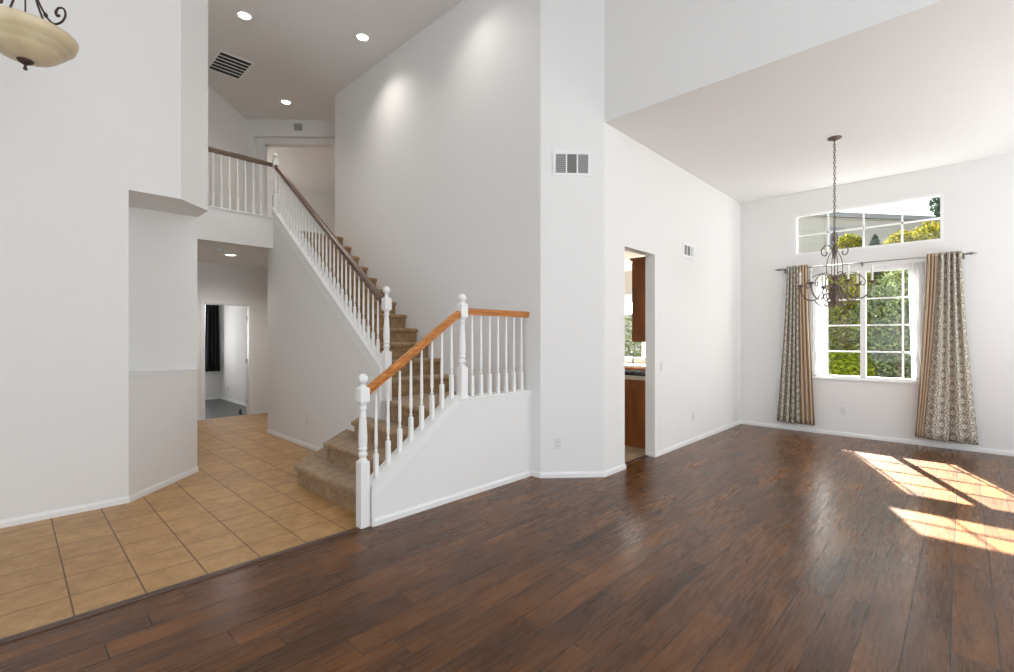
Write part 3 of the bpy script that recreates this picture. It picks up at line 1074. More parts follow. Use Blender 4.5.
YR = 3.338
bal1 = empty('balustrade', (1.885, YR, 0))
tag(bal1, 'white spindled balustrade with orange oak handrail on the low wall beside the first steps', 'railing')
child(newel_mesh(0.508, 1.174, 0.948, 1.072, 0.075), 'newel_post', 'trim', bal1, (1.885, 3.335, 0))
child(newel_mesh(1.182 - .865, 1.852 - .865, 1.630 - .865, 1.765 - .865, 0.076), 'newel_post', 'trim', bal1, (2.892, YR, .865))
mb = MB()
mb.sweep(RAIL, (1.922, YR, 1.035), (2.847, YR, 1.672))
child(mb, 'handrail', 'oak', bal1, (0, 0, 0))
mb = MB()
mb.sweep(RAIL, (2.929, YR, 1.690), (3.7995, YR, 1.690))
child(mb, 'handrail', 'oak', bal1, (0, 0, 0))
bm = None
def ztrim(x):
    return KZA + 0.088 + sl * (x - KA)
def zrail(x):
    return 1.035 + (1.672 - 1.035) / (2.847 - 1.932) * (x - 1.932)
first = None
for i in range(8):
    x = 2.000 + 0.1093 * i
    if first is None:
        first = child(baluster_mesh(0.66, 0.185), 'baluster', 'trim', bal1, (x, YR, ztrim(x)))
        b = first
    else:
        b = first.copy()
        COL.objects.link(b)
    b.location = Vector((x, YR, ztrim(x) - 0.0)) - bal1.location
first = None
for i in range(7):
    x = 3.013 + 0.1155 * i
    if first is None:
        first = child(baluster_mesh(0.765, 0.19, z_sink=0.005), 'baluster', 'trim', bal1, (x, YR, KZB + .033))
        b = first
    else:
        b = first.copy()
        COL.objects.link(b)
    b.location = Vector((x, YR, KZB + 0.033)) - bal1.location

# upper flight and landing
XR = 2.762
bal2 = empty('balustrade', (XR, 4.43, 0.79))
tag(bal2, 'white spindled balustrade with oak handrail coloured dark for shade climbing the upper flight and crossing the landing', 'railing')
child(newel_mesh(1.306 - .78, 1.988 - .78, 1.735 - .78, 1.868 - .78, 0.076), 'newel_post', 'trim', bal2, (XR, 4.40, .78))
child(newel_mesh(0.37, 0.995, 0.77, 0.90, 0.072), 'newel_post', 'trim', bal2, (XR, 7.43, 3.205))
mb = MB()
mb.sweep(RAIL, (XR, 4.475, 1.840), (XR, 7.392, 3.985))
child(mb, 'handrail', 'shaded_oak', bal2, (0, 0, 0))
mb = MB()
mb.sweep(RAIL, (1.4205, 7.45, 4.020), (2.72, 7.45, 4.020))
child(mb, 'handrail', 'shaded_oak', bal2, (0, 0, 0))
first = None
for i in range(28):
    y = 4.57 + 0.1004 * i
    zt = z_string(y) + 0.163
    if first is None:
        first = child(baluster_mesh(0.60, 0.18, 0.027), 'baluster', 'trim', bal2, (XR, y, zt))
        b = first
    else:
        b = first.copy()
        COL.objects.link(b)
    b.location = Vector((XR, y, zt)) - bal2.location
first = None
for i in range(12):
    x = 2.665 - 0.1025 * i
    if x < 1.46:
        break
    if first is None:
        first = child(baluster_mesh(0.76, 0.2, 0.027, z_sink=0.003), 'baluster', 'trim', bal2, (x, 7.45, 3.235))
        b = first
    else:
        b = first.copy()
        COL.objects.link(b)
    b.location = Vector((x, 7.45, 3.235)) - bal2.location


# ================================================================== LIGHT FITTINGS, VENTS, PLATES
def recessed(loc, label, group=None, r=0.075, ceil=None):
    t = empty('recessed_light', loc)
    tag(t, label, 'ceiling light', group)
    mb = MB()
    mb.lathe([(r + .022, 0.0), (r + .022, -.006), (r + .012, -.010), (r, -.008), (r - .004, -.001)], 0, 0, 0, 28, caps=False)
    fix_normals(mb.build('trim_ring', 'trim', t))
    mb = MB()
    mb.lathe([(r - .003, -.001), (r - .003, -.003), (r * .6, -.0065), (0.002, -.008)], 0, 0, 0, 28, caps=False)
    fix_normals(mb.build('lens', 'bulb', t))
    return t


UPL = [(2.068, 6.572), (3.322, 5.888), (3.327, 8.477), (3.322, 4.0)]
ULAB = ['lit round recessed light in the high stairwell ceiling nearest the slatted vent',
        'lit round recessed light in the high stairwell ceiling beside the tall wall',
        'lit round recessed light in the high ceiling before the upstairs doorway',
        'lit round recessed light in the high ceiling over the turn of the stairs']
for (x, y), lb in zip(UPL, ULAB):
    recessed((x, y, ZH), lb, 'recessed lights of the stairwell ceiling')
    spot_light('downlight_beam', (x, y, ZH - 0.03), 38 if y < 5 else 60, (1, 0.95, 0.89), 125, 1.0, 0.08)
recessed((2.457, 8.461, 2.765), 'lit round recessed light in the low hall ceiling', None, 0.075)
spot_light('downlight_beam', (2.457, 8.461, 2.735), 72, (1, 0.95, 0.90), 150, 0.8, 0.06)

sm = empty('smoke_detector', (2.185, 8.06, 2.765))
tag(sm, 'flat white smoke detector on the low hall ceiling beside its recessed light', 'smoke detector')
fix_normals(MB().lathe([(.075, 0), (.075, -.006), (.070, -.012), (.068, -.024), (.058, -.033), (.003, -.036)], 0, 0, 0, 28, caps=False).build('housing', 'plastic', sm))
fix_normals(MB().lathe([(.030, -.034), (.030, -.041), (.003, -.043)], 0, 0, 0, 20, caps=False).build('sensor_cap', 'plastic', sm))


def vent_part_local(t, W, Hh, sections, horizontal=True, nslat=10, dark='vent_dark', fr_w=0.030, slat_mats=None):
    """wall register in local XZ plane, front facing -Y, centred"""
    w, h = W / 2, Hh / 2
    fr = MB()
    fr.cbox(-w, w, -.010, .0, -h, -h + fr_w, .003).cbox(-w, w, -.010, .0, h - fr_w, h, .003)
    fr.cbox(-w, -w + fr_w, -.010, .0, -h + fr_w, h - fr_w, .003).cbox(w - fr_w, w, -.010, .0, -h + fr_w, h - fr_w, .003)
    iw = (W - 2 * fr_w)
    for i in range(1, sections):
        x = -w + fr_w + iw * i / sections
        fr.box(x - .007, x + .007, -.009, .0, -h + fr_w, h - fr_w)
    fix_normals(fr.build('vent_frame', 'trim', t))
    fix_normals(MB().box(-w + .005, w - .005, -.002, -.0005, -h + .005, h - .005).build('duct', dark, t))
    for i in range(sections):
        x0 = -w + fr_w + iw * i / sections + (.007 if i else 0)
        x1 = -w + fr_w + iw * (i + 1) / sections - (.007 if i < sections - 1 else 0)
        sb = MB()
        for k in range(nslat):
            z = -h + fr_w + (Hh - 2 * fr_w) * (k + .5) / nslat
            pitch = (Hh - 2 * fr_w) / nslat
            sb.add([(x0, -.0085, z - pitch * .36), (x1, -.0085, z - pitch * .36), (x1, -.0035, z + pitch * .36), (x0, -.0035, z + pitch * .36),
                    (x0, -.0075, z - pitch * .40), (x1, -.0075, z - pitch * .40), (x1, -.0025, z + pitch * .34), (x0, -.0025, z + pitch * .34)],
                   [(0, 1, 2, 3), (7, 6, 5, 4), (0, 4, 5, 1), (2, 6, 7, 3)])
        sb.build('louver', slat_mats[i] if slat_mats else 'trim', t)


cdir = Vector((3.80 - 4.29, 3.155 - 2.70))
cang = math.atan2(-0.455, 0.49)             # local +X runs towards the kitchen side of the chamfer
def on_col(s):                              # s 0..1 from (3.80,3.155) to (4.29,2.70)
    return 3.80 + 0.49 * s, 3.155 - 0.455 * s
cx, cy_ = on_col((4.0385 - 3.80) / 0.49)
v = empty('wall_vent', (cx, cy_, 3.25), cang)
tag(v, 'white three section air vent high on the narrow angled wall', 'vent')
vent_part_local(v, 0.40, 0.255, 3, nslat=9, slat_mats=['vent_grey', 'vent_dark', 'vent_grey'])
MBl = MB()
MBl.box(0.186, 0.192, -0.024, -0.008, -0.012, 0.010)
fix_normals(MBl.build('lever', 'trim', v))
v = empty('wall_vent', (6.385, YK, 2.623), 0)
tag(v, 'small white air vent on the bright wall right of the kitchen opening', 'vent')
vent_part_local(v, 0.36, 0.19, 3, nslat=7, slat_mats=['vent_grey', 'vent_dark', 'trim'])

# ceiling return grille
g = empty('ceiling_vent', (2.30, 7.94, ZH))
tag(g, 'large dark slatted return air vent in the high ceiling', 'vent')
gw, gh = 0.235, 0.33
fr = MB()
fr.box(-gw, gw, -gh, -gh + .03, -.012, 0).box(-gw, gw, gh - .03, gh, -.012, 0).box(-gw, -gw + .03, -gh + .03, gh - .03, -.012, 0).box(gw - .03, gw, -gh + .03, gh - .03, -.012, 0)
fix_normals(fr.build('vent_frame', 'trim', g))
fix_normals(MB().box(-gw + .01, gw - .01, -gh + .01, gh - .01, -.003, -.001).build('duct', 'dark', g))
for k in range(1, 6):
    y = -gh + .03 + (2 * gh - .06) * k / 6
    sb = MB().box(-gw + .03, gw - .03, y - .009, y + .009, -.010, -.004)
    fix_normals(sb.build('slat', 'trim', g))


def outlet(loc, rz, label, kind='outlet'):
    t = empty('power_outlet' if kind == 'outlet' else 'light_switch', loc, rz)
    tag(t, label, 'outlet' if kind == 'outlet' else 'light switch', None)
    fix_normals(MB().cbox(-.036, .036, -.006, 0, -.058, .058, .0025).build('cover_plate', 'plastic', t))
    if kind == 'outlet':
        for s in (-1, 1):
            r = fix_normals(MB().cbox(-.017, .017, -.009, -.004, s * .020 - .014, s * .020 + .014, .002).build('receptacle', 'plastic', t))
            sl_ = MB()
            sl_.box(-.009, -.0065, -.0094, -.0088, s * .020 - .004, s * .020 + .006).box(.0065, .009, -.0094, -.0088, s * .020 - .004, s * .020 + .006)
            fix_normals(sl_.build('slot', 'dark', r))
    else:
        mbx = MB()
        mbx.add([(-.017, -.006, -.033), (.017, -.006, -.033), (.017, -.006, .033), (-.017, -.006, .033), (-.017, -.012, -.030), (.017, -.012, -.030), (.017, -.008, .030), (-.017, -.008, .030)],
                [(4, 5, 6, 7), (0, 1, 5, 4), (1, 2, 6, 5), (2, 3, 7, 6), (3, 0, 4, 7)])
        fix_normals(mbx.build('rocker', 'plastic', t))
    return t


ox, oy = on_col((3.930 - 3.80) / 0.49)
outlet((ox, oy, 0.355), cang, 'white power outlet low on the narrow angled wall by the stairs')
outlet((XW, 1.279, 0.366), -pi / 2, 'white power outlet low on the wall under the dining window')
outlet((6.54, YK, 0.350), 0, 'white power outlet low on the wall right of the kitchen opening')
outlet((2.72, 6.214, 0.352), -pi / 2, 'white power outlet low on the wall under the upper stairs')
outlet((3.45, 12.05, 0.30), -pi / 2, 'tiny white power outlet on the far room wall seen through the hall doorway')
outlet((5.588, YK, 1.095), 0, 'white light switch plate just right of the kitchen opening', 'switch')

p = on_back(0.955)
t = empty('chime_box', (p[0], p[1], 5.375), math.atan2(-1, 1))
tag(t, 'small grey door chime box high on the wall above the upstairs doorway', 'chime')
fix_normals(MB().cbox(-.065, .065, -.045, 0, -.06, .06, .008).build('housing', 'vent_grey', t))
mb = MB()
for k in range(4):
    mb.box(-.045, .045, -.049, -.044, -.035 + k * .018, -.028 + k * .018)
fix_normals(mb.build('speaker_grille', 'vent_grey', t))

# hall door leaf standing open into the far room
d = empty('door_1', (DX1 - 0.020, 9.735, 0))
d['kind'] = 'structure'
d.rotation_euler = (0, 0, radians(72))
fix_normals(MB().cbox(0.0, 0.68, -.035, 0, .012, 2.01, .002).build('door_panel', 'trim', d))
mb = MB()
mb.lathe([(.012, 0), (.012, .03), (.026, .04), (.028, .055), (.018, .066), (.001, .068)], 0, 0, 0, 16)
kn = fix_normals(mb.build('door_knob', 'chrome', d))
kn.location = (0.62, -0.035, 0.95)
kn.rotation_euler = (pi / 2, 0, 0)
for z in (0.25, 1.0, 1.8):
    hg = MB()
    hg.lathe([(.007, -.04), (.007, .04)], -0.004, 0.004, z, 10)
    fix_normals(hg.build('hinge', 'chrome', d))
ds = empty('door_stop', (3.02, 9.80, 0))
tag(ds, 'small black rubber door stop on the dark floor by the hall door edge', 'door stop')
ds_m = MB()
ds_m.prism_axis([(-.05, 0), (.05, 0), (.05, .035), (-.05, .006)], -.02, .02, 'x')
fix_normals(ds_m.build('wedge', 'rubber', ds))
fix_normals(MB().lathe([(.018, 0), (.020, .04), (.012, .06), (.001, .062)], 0, 0.03, .03, 14).build('bumper', 'rubber', ds))


# ================================================================== CURTAINS
def pleat_mesh(X, yt0, yt1, yb0, yb1, z0, z1, folds, amp_t, amp_b, ny=90, nz=26, seed=0, flare=1.4, cloth_w=0.7, low=0.0, nlow=2.0):
    rnd = random.Random(seed)
    ph = rnd.random() * 6
    vs, uvs, fs = [], [], []
    for j in range(nz + 1):
        t = j / nz                                     # 0 top .. 1 bottom
        e = t ** flare
        a0 = yt0 + (yb0 - yt0) * e
        a1 = yt1 + (yb1 - yt1) * e
        amp = amp_t + (amp_b - amp_t) * t
        lo = low * t ** 0.7
        z = z1 + (z0 - z1) * t
        for i in range(ny + 1):
            s = i / ny
            wob = 0.10 * sin(3 * t + 5 * s + ph) * t
            a = 2 * pi * folds * (s + 0.015 * sin(7 * s + ph)) + wob * 6
            x = X + amp * (1 - 0.55 * (t if low else 0)) * sin(a) - lo * abs(sin(pi * nlow * s)) ** 0.6 + lo * 0.5
            y = a0 + (a1 - a0) * s + amp * 0.25 * sin(2 * a) * 0.6 * (1 if 0.02 < s < 0.98 else 0)
            vs.append((x, y, z + 0.004 * sin(a)))
            uvs.append((s * cloth_w, -z))
    n = ny + 1
    for j in range(nz):
        for i in range(ny):
            fs.append((j * n + i, j * n + i + 1, (j + 1) * n + i + 1, (j + 1) * n + i))
    return vs, fs, uvs


def curtain(name, label, cat, mat, origin_y, args, kw, X=8.36, header=True):
    t = empty(name, (X, origin_y, 0.12))
    tag(t, label, cat)
    vs, fs, uvs = pleat_mesh(X, *args, **kw)
    vs = [(v[0] - X, v[1] - origin_y, v[2] - 0.12) for v in vs]
    mb = MB().add(vs, fs, True)
    o = mb.build('cloth', mat, t, smooth_all=True, uvs=uvs)
    md = o.modifiers.new('solid', 'SOLIDIFY')
    md.thickness = 0.0025
    if header:
        # metal grommets where the rod passes
        yt0, yt1, folds = args[0], args[1], args[6]
        k = max(2, int(folds * 2))
        for i in range(k):
            s = (i + 0.5) / k
            y = yt0 + (yt1 - yt0) * s - origin_y
            ring = MB()
            pts = [(0.022 * cos(a) * 0.25, y + 0.004 * cos(a), 2.505 - 0.12 + 0.021 * sin(a)) for a in [2 * pi * q / 14 for q in range(14)]]
            ring.tube(pts, 0.003, 6, closed=True)
            ring.build('grommet', 'rod', t, smooth_all=True)
    return t


ZB, ZT = 0.125, 2.548
curtain('curtain', 'grey and cream damask curtain panel at the corner side of the dining window', 'curtain', 'damask', 1.9,
        (1.985, 1.826, 2.125, 1.800, ZB, ZT, 4.0), dict(amp_t=0.026, amp_b=0.036, seed=1, cloth_w=0.75))
curtain('curtain', 'plain tan curtain panel beside the corner side damask curtain', 'curtain', 'tan_cloth', 1.75,
        (1.826, 1.700, 1.798, 1.605, ZB, ZT, 3.5), dict(amp_t=0.018, amp_b=0.024, seed=2, cloth_w=0.8))
curtain('curtain', 'plain tan curtain panel behind the wide flaring damask curtain', 'curtain', 'tan_cloth', 0.33,
        (0.352, 0.247, 0.470, 0.392, ZB, ZT, 3.0), dict(amp_t=0.018, amp_b=0.024, seed=3, cloth_w=0.8))
curtain('curtain', 'wide grey and cream damask curtain flaring towards the floor by the open wall', 'curtain', 'damask', 0.15,
        (0.240, 0.015, 0.385, -0.135, ZB - 0.012, ZT, 4.0), dict(amp_t=0.028, amp_b=0.026, seed=7, cloth_w=0.9, low=0.06, nlow=2.0), X=8.345)
curtain('sheer_curtain', 'white sheer panel between the tan curtain and glass at the corner side of the window', 'curtain', 'sheer', 1.6,
        (1.70, 1.500, 1.72, 1.463, 0.875, 2.46, 5.0), dict(amp_t=0.008, amp_b=0.014, seed=5, flare=1.0, cloth_w=0.6), X=8.448, header=False)
curtain('sheer_curtain', 'white sheer panel hanging inside the wide flaring damask curtain', 'curtain', 'sheer', 0.43,
        (0.545, 0.34, 0.505, 0.34, 0.875, 2.46, 4.0), dict(amp_t=0.008, amp_b=0.014, seed=6, flare=1.0, cloth_w=0.6), X=8.448, header=False)

rod = empty('curtain_rod', (8.36, 1.0, 2.505))
tag(rod, 'thin grey metal curtain rod with pointed finials above the dining window', 'curtain rod')
fix_normals(MB().tube([(0, -1.02, 0), (0, 1.05, 0)], 0.0085, 12).build('pole', 'rod', rod))
for s, y in ((-1, -1.02), (1, 1.05)):
    mb = MB()
    pts, rs = [], []
    for q, r in ((0, .010), (.008, .016), (.018, .016), (.024, .010), (.034, .018), (.055, .017), (.075, .009), (.098, .004), (.110, .001)):
        pts.append((0, y + s * q, 0))
        rs.append(r)
    mb.tube(pts, rs, 12)
    mb.build('finial', 'rod', rod, smooth_all=True)
for y in (0.05, -1.00, 1.03):
    mb = MB()
    mb.tube([(0, y, -.012), (.02, y, -.020), (.115, y, -.020)], .005, 8)
    mb.tube([(0.008 * cos(a) * 1.9, y, 0.008 * sin(a) * 1.9) for a in [2 * pi * q / 12 for q in range(12)]], .004, 6, closed=True)
    mb.box(.108, .115, y - .012, y + .012, -.05, .02)
    mb.build('bracket', 'rod', rod)
srod = empty('sheer_rod', (8.448, 1.02, 2.462))
tag(srod, 'thin white rod holding the sheer panels close to the window', 'curtain rod')
fix_normals(MB().tube([(0, -0.72, 0), (0, 0.72, 0)], 0.005, 10).build('pole', 'trim', srod))
for y in (-.72, .72):
    fix_normals(MB().tube([(0, y, 0), (.027, y, 0)], 0.006, 8).build('end_bracket', 'trim', srod))

# black curtain in the far room
t = empty('curtain', (2.98, 12.47, 0.9))
tag(t, 'short black curtain hanging in the far room seen through the hall doorway', 'curtain')
ny, nz = 60, 12
vs, fs = [], []
for j in range(nz + 1):
    tt = j / nz
    z = 2.35 + (0.66 - 2.35) * tt
    xa = 3.11 + (3.095 - 3.11) * tt
    xb = 3.375 + (3.405 - 3.375) * tt
    for i in range(ny + 1):
        s = i / ny
        vs.append((xa + (xb - xa) * s - 2.98, 0.028 * sin(2 * pi * 4 * s + .6 * tt), z - 0.9))
for j in range(nz):
    for i in range(ny):
        a = j * (ny + 1) + i
        fs.append((a, a + 1, a + ny + 2, a + ny + 1))
o = MB().add(vs, fs, True).build('cloth', 'black_cloth', t, smooth_all=True)
o.modifiers.new('solid', 'SOLIDIFY').thickness = 0.003
fix_normals(MB().tube([(-0.85, 0, 1.44), (0.45, 0, 1.44)], .010, 10).build('pole', 'rod', t))


# ================================================================== CHANDELIER
CX, CYY = 6.41, 1.045
ch = empty('chandelier', (CX, CYY, ZD))
tag(ch, 'scrolled bronze iron chandelier with six candle lights hanging before the dining window', 'chandelier')
def zz(z):
    return z - ZD
mb = MB().lathe([(.068, 0), (.068, -.008), (.060, -.016), (.040, -.022), (.018, -.028), (.012, -.040), (.001, -.042)], 0, 0, 0, 28, caps=False)
fix_normals(mb.build('canopy', 'pewter', ch))
# chain of links with woven wire
cb = MB()
z = ZD - 0.045
k = 0
while z > 2.625:
    ang = (k % 2) * pi / 2
    pts = []
    for q in range(12):
        a = 2 * pi * q / 12
        px_, pz_ = 0.0115 * cos(a), 0.021 * sin(a)
        pts.append((px_ * cos(ang), px_ * sin(ang), zz(z) - 0.015 + pz_))
    cb.tube(pts, 0.0030, 5, closed=True)
    z -= 0.031
    k += 1
cb.build('chain', 'pewter', ch, smooth_all=True)
wp = []
for i in range(90):
    f = i / 89
    wp.append((0.008 * cos(f * 60), 0.008 * sin(f * 60), zz(3.65 + (2.60 - 3.65) * f)))
MB().tube(wp, 0.0018, 5).build('cord', 'pewter', ch, smooth_all=True)
# stem and turned centre
mb = MB()
mb.lathe([(.004, 2.60), (.010, 2.59), (.022, 2.565), (.020, 2.54), (.008, 2.52), (.006, 2.50), (.006, 2.16), (.014, 2.14), (.026, 2.12), (.014, 2.10), (.008, 2.08), (.008, 1.98), (.030, 1.97), (.036, 1.945), (.040, 1.90),
          (.036, 1.86), (.024, 1.835), (.012, 1.82), (.014, 1.805), (.010, 1.79), (.001, 1.785)], 0, 0, -ZD, 18)
fix_normals(mb.build('stem', 'pewter', ch))


def radial(pts, ang):
    return [(r * 0.84 * cos(ang), r * 0.84 * sin(ang), zz(z)) for r, z in pts]


def spline(ctrl, n=10):
    """catmull-rom through ctrl (2D)"""
    out = []
    c = [ctrl[0]] + list(ctrl) + [ctrl[-1]]
    for i in range(1, len(c) - 2):
        p0, p1, p2, p3 = [Vector(q) for q in c[i - 1:i + 3]]
        for k in range(n):
            t = k / n
            out.append(tuple(0.5 * ((2 * p1) + (-p0 + p2) * t + (2 * p0 - 5 * p1 + 4 * p2 - p3) * t * t + (-p0 + 3 * p1 - 3 * p2 + p3) * t ** 3)))
    out.append(tuple(ctrl[-1]))
    return out


def curl(cx, cz, r0, a0, turns, n=26, shrink=0.18):
    out = []
    for i in range(n + 1):
        f = i / n
        r = r0 * (1 - (1 - shrink) * f)
        a = a0 + turns * 2 * pi * f
        out.append((cx + r * cos(a), cz + r * sin(a)))
    return out


# top cluster of small scrolls
for k in range(4):
    ang = YAW - pi / 2 - radians(34) + radians(8) + k * pi / 2
    mb = MB()
    path = spline([(.006, 2.33), (.014, 2.40), (.045, 2.465), (.095, 2.485), (.140, 2.450), (.146, 2.400), (.114, 2.370), (.084, 2.392), (.098, 2.420)], 6)
    mb.tube(radial(path, ang), 0.0062, 6)
    path = spline([(.008, 2.44), (.034, 2.54), (.026, 2.60), (.004, 2.64)], 6)
    mb.tube(radial(path, ang), 0.0045, 6)
    mb.build('top_scroll', 'pewter', ch, smooth_all=True)
# cage bars
for k in range(4):
    ang = YAW - pi / 2 + radians(-14 + 90 * k)
    mb = MB()
    path = spline([(.008, 2.50), (.034, 2.42), (.080, 2.33), (.096, 2.22), (.078, 2.12), (.040, 2.06), (.012, 2.03)], 8)
    mb.tube(radial(path, ang), 0.0045, 6)
    mb.build('cage_bar', 'pewter', ch, smooth_all=True)
# arms
for k in range(6):
    ang = YAW - pi / 2 + radians(-44 + 60 * k)
    R = 0.40
    pz = 2.045
    arm = MB()
    path = spline([(.020, 1.93), (.060, 2.03), (.110, 2.02), (.150, 1.95), (.215, 1.885), (.300, 1.88), (.365, 1.93), (.395, 1.99), (R, pz - .01)], 8)
    arm.tube(radial(path, ang), 0.0080, 7)
    path = spline([(.235, 1.882), (.190, 1.830), (.130, 1.800), (.070, 1.815), (.040, 1.87), (.060, 1.935), (.115, 1.945), (.140, 1.90), (.115, 1.875)], 7)
    arm.tube(radial(path, ang), 0.0062, 6)
    path = spline([(.030, 2.10), (.10, 2.16), (.20, 2.165), (.285, 2.12), (.330, 2.065), (.315, 2.02), (.285, 2.03), (.285, 2.055), (.300, 2.06)], 7)
    arm.tube(radial(path, ang), 0.0055, 6)
    ao = arm.build('arm', 'pewter', ch, smooth_all=True)
    x, y = R * 0.84 * cos(ang), R * 0.84 * sin(ang)
    pan = MB().lathe([(.006, -.012), (.016, -.006), (.040, .004), (.043, .008), (.038, .008), (.014, .003), (.013, .020), (.001, .020)], x, y, zz(pz), 20, caps=False)
    fix_normals(pan.build('drip_pan', 'pewter', ao))
    cnd = MB().lathe([(.011, .018), (.011, .105), (.008, .108), (.007, .112)], x, y, zz(pz), 14)
    fix_normals(cnd.build('candle_sleeve', 'ivory_candle', ao))
    blb = MB().lathe([(.006, .110), (.007, .118), (.013, .130), (.015, .140), (.012, .153), (.006, .168), (.001, .178)], x, y, zz(pz), 14, caps=False)
    fix_normals(blb.build('bulb', 'clear_bulb', ao))

# ================================================================== FOYER PENDANT
PX_, PY_, PZ_ = 0.070, 3.965, 3.045
pen = empty('pendant_light', (PX_, PY_, PZ_))
tag(pen, 'cream alabaster bowl pendant with bronze scroll arms high over the foyer tiles', 'pendant light')
RB = 0.235
prof = [(.004, .030), (.060, .034), (.110, .050), (.150, .075), (.172, .095), (.180, .104), (.184, .116), (.196, .122), (.200, .134), (.212, .140), (.226, .156), (RB, .180), (RB - .004, .186),
        (.218, .170), (.200, .156), (.170, .120), (.110, .070), (.004, .045)]
# bowl: lower dish, ribbed band, wide lip
prof = [(.003, .028), (.045, .031), (.085, .040), (.120, .055), (.146, .074), (.160, .088), (.166, .100), (.174, .103), (.178, .112), (.186, .115), (.190, .126), (.204, .136),
        (.222, .154), (RB - .003, .182), (RB, .198), (RB - .006, .204), (.214, .186), (.180, .136), (.130, .082), (.070, .048), (.003, .040)]
fix_normals(MB().lathe(prof, 0, 0, 0, 48, caps=False).build('glass_bowl', 'alabaster', pen))
mb = MB().lathe([(.001, -.028), (.008, -.026), (.011, -.018), (.007, -.008), (.006, 0), (.014, .006), (.030, .016), (.038, .028), (.036, .036), (.001, .038)], 0, 0, 0, 20, caps=False)
fix_normals(mb.build('finial', 'bronze', pen))
for k in range(4):
    ang = YAW - pi / 2 + radians(-4 + 90 * k)
    mb = MB()
    path = spline([(.010, .66), (.030, .55), (.055, .44), (.095, .345), (.140, .270), (.175, .238), (.205, .235), (.235, .250), (.252, .285), (.240, .320), (.208, .325), (.192, .300), (.202, .280), (.215, .285)], 8)
    n = len(path)
    mb.tube([(r * cos(ang), r * sin(ang), z) for r, z in path], [0.0056] * (n - 20) + [0.0072] * 20, 8)
    mb.lathe([(.004, -.014), (.010, -.005), (.010, .005), (.004, .014)], .128 * cos(ang), .128 * sin(ang), .288, 10)
    mb.build('scroll_arm', 'bronze', pen, smooth_all=True)
mb = MB()
mb.lathe([(.010, .03), (.010, .08), (.004, .10), (.004, .56), (.020, .575), (.028, .60), (.020, .625), (.008, .64), (.005, .66)], 0, 0, 0, 16)
mb.tube([(0, 0, .64), (0, 0, ZH - PZ_ - .02)], .0045, 8)
mb.build('stem', 'bronze', pen)
fix_normals(MB().lathe([(.070, ZH - PZ_), (.070, ZH - PZ_ - .010), (.040, ZH - PZ_ - .030), (.006, ZH - PZ_ - .040)], 0, 0, 0, 24, caps=False).build('canopy', 'bronze', pen))

# ================================================================== KITCHEN
c = empty('base_cabinet', (5.72, 2.83, 0))
tag(c, 'red brown wooden base cabinet with its plain side seen through the kitchen opening', 'cabinet')
CL = 2.2
fix_normals(MB().cbox(0, .62, 0, CL, .0, .89, .003).build('body', 'cabinet', c))
for k in range(4):
    y0 = .03 + k * .54
    dr = fix_normals(MB().cbox(.62, .64, y0, y0 + .50, .10, .68, .004).build('door', 'cabinet', c))
    fix_normals(MB().tube([(.655, y0 + .44, .60), (.655, y0 + .44, .50)], .005, 8).build('handle', 'chrome', dr))
    dw = fix_normals(MB().cbox(.62, .64, y0, y0 + .50, .70, .86, .004).build('drawer', 'cabinet', c))
    fix_normals(MB().tube([(.655, y0 + .20, .78), (.655, y0 + .30, .78)], .005, 8).build('handle', 'chrome', dw))
ct = MB().cbox(5.69, 6.375, 2.83, 2.83 + CL + .02, .89, .935, .006)
tag(fix_normals(ct.build('countertop', 'counter')), 'cream countertop on the base cabinet inside the kitchen', 'countertop')
ck = empty('cooktop', (6.04, 3.30, .935))
tag(ck, 'black gas cooktop with iron grates on the kitchen countertop', 'cooktop')
fix_normals(MB().cbox(-.25, .25, -.38, .38, 0, .014, .004).build('glass_top', 'steel', ck))
for sx in (-.12, .12):
    for sy in (-.24, 0, .24):
        gm = MB()
        a, b = .10, .105
        for q in (-a, a):
            gm.box(sx + q - .005, sx + q + .005, sy - b, sy + b, .032, .044)
        for q in (-b, b):
            gm.box(sx - a, sx + a, sy + q - .005, sy + q + .005, .032, .044)
        gm.box(sx - a, sx + a, sy - .005, sy + .005, .032, .046).box(sx - .005, sx + .005, sy - b, sy + b, .032, .046)
        for qx in (-a, a):
            for qy in (-b, b):
                gm.box(sx + qx - .006, sx + qx + .006, sy + qy - .006, sy + qy + .006, .012, .034)
        gr = fix_normals(gm.build('grate', 'iron', ck))
        fix_normals(MB().lathe([(.040, .013), (.040, .022), (.030, .028), (.002, .029)], sx, sy, 0, 16, caps=False).build('burner', 'iron', gr))
for k in range(5):
    fix_normals(MB().lathe([(.016, .014), (.015, .034), (.002, .035)], .0 + 0.235 * 0 - .235 + .0, -.28 + .14 * k, 0, 12, caps=False).build('knob', 'iron', ck))

c = empty('wall_cabinet', (5.72, 2.83, 1.39))
tag(c, 'tall red brown wooden wall cabinet hung above the countertop inside the kitchen', 'cabinet')
fix_normals(MB().cbox(0, 1.0, 0, .34, 0, 1.07, .003).build('body', 'cabinet', c))
mb = MB().box(-.012, 1.012, 0, .36, 1.07, 1.085).box(-.020, 1.02, 0, .37, 1.085, 1.105)
cr = fix_normals(mb.build('crown', 'cabinet', c))
for k in range(2):
    x0 = .02 + k * .485
    dr = fix_normals(MB().cbox(x0, x0 + .475, .34, .358, .02, 1.05, .004).build('door', 'cabinet', c))
    fix_normals(MB().tube([(x0 + .43, .372, .08), (x0 + .43, .372, .18)], .005, 8).build('handle', 'chrome', dr))

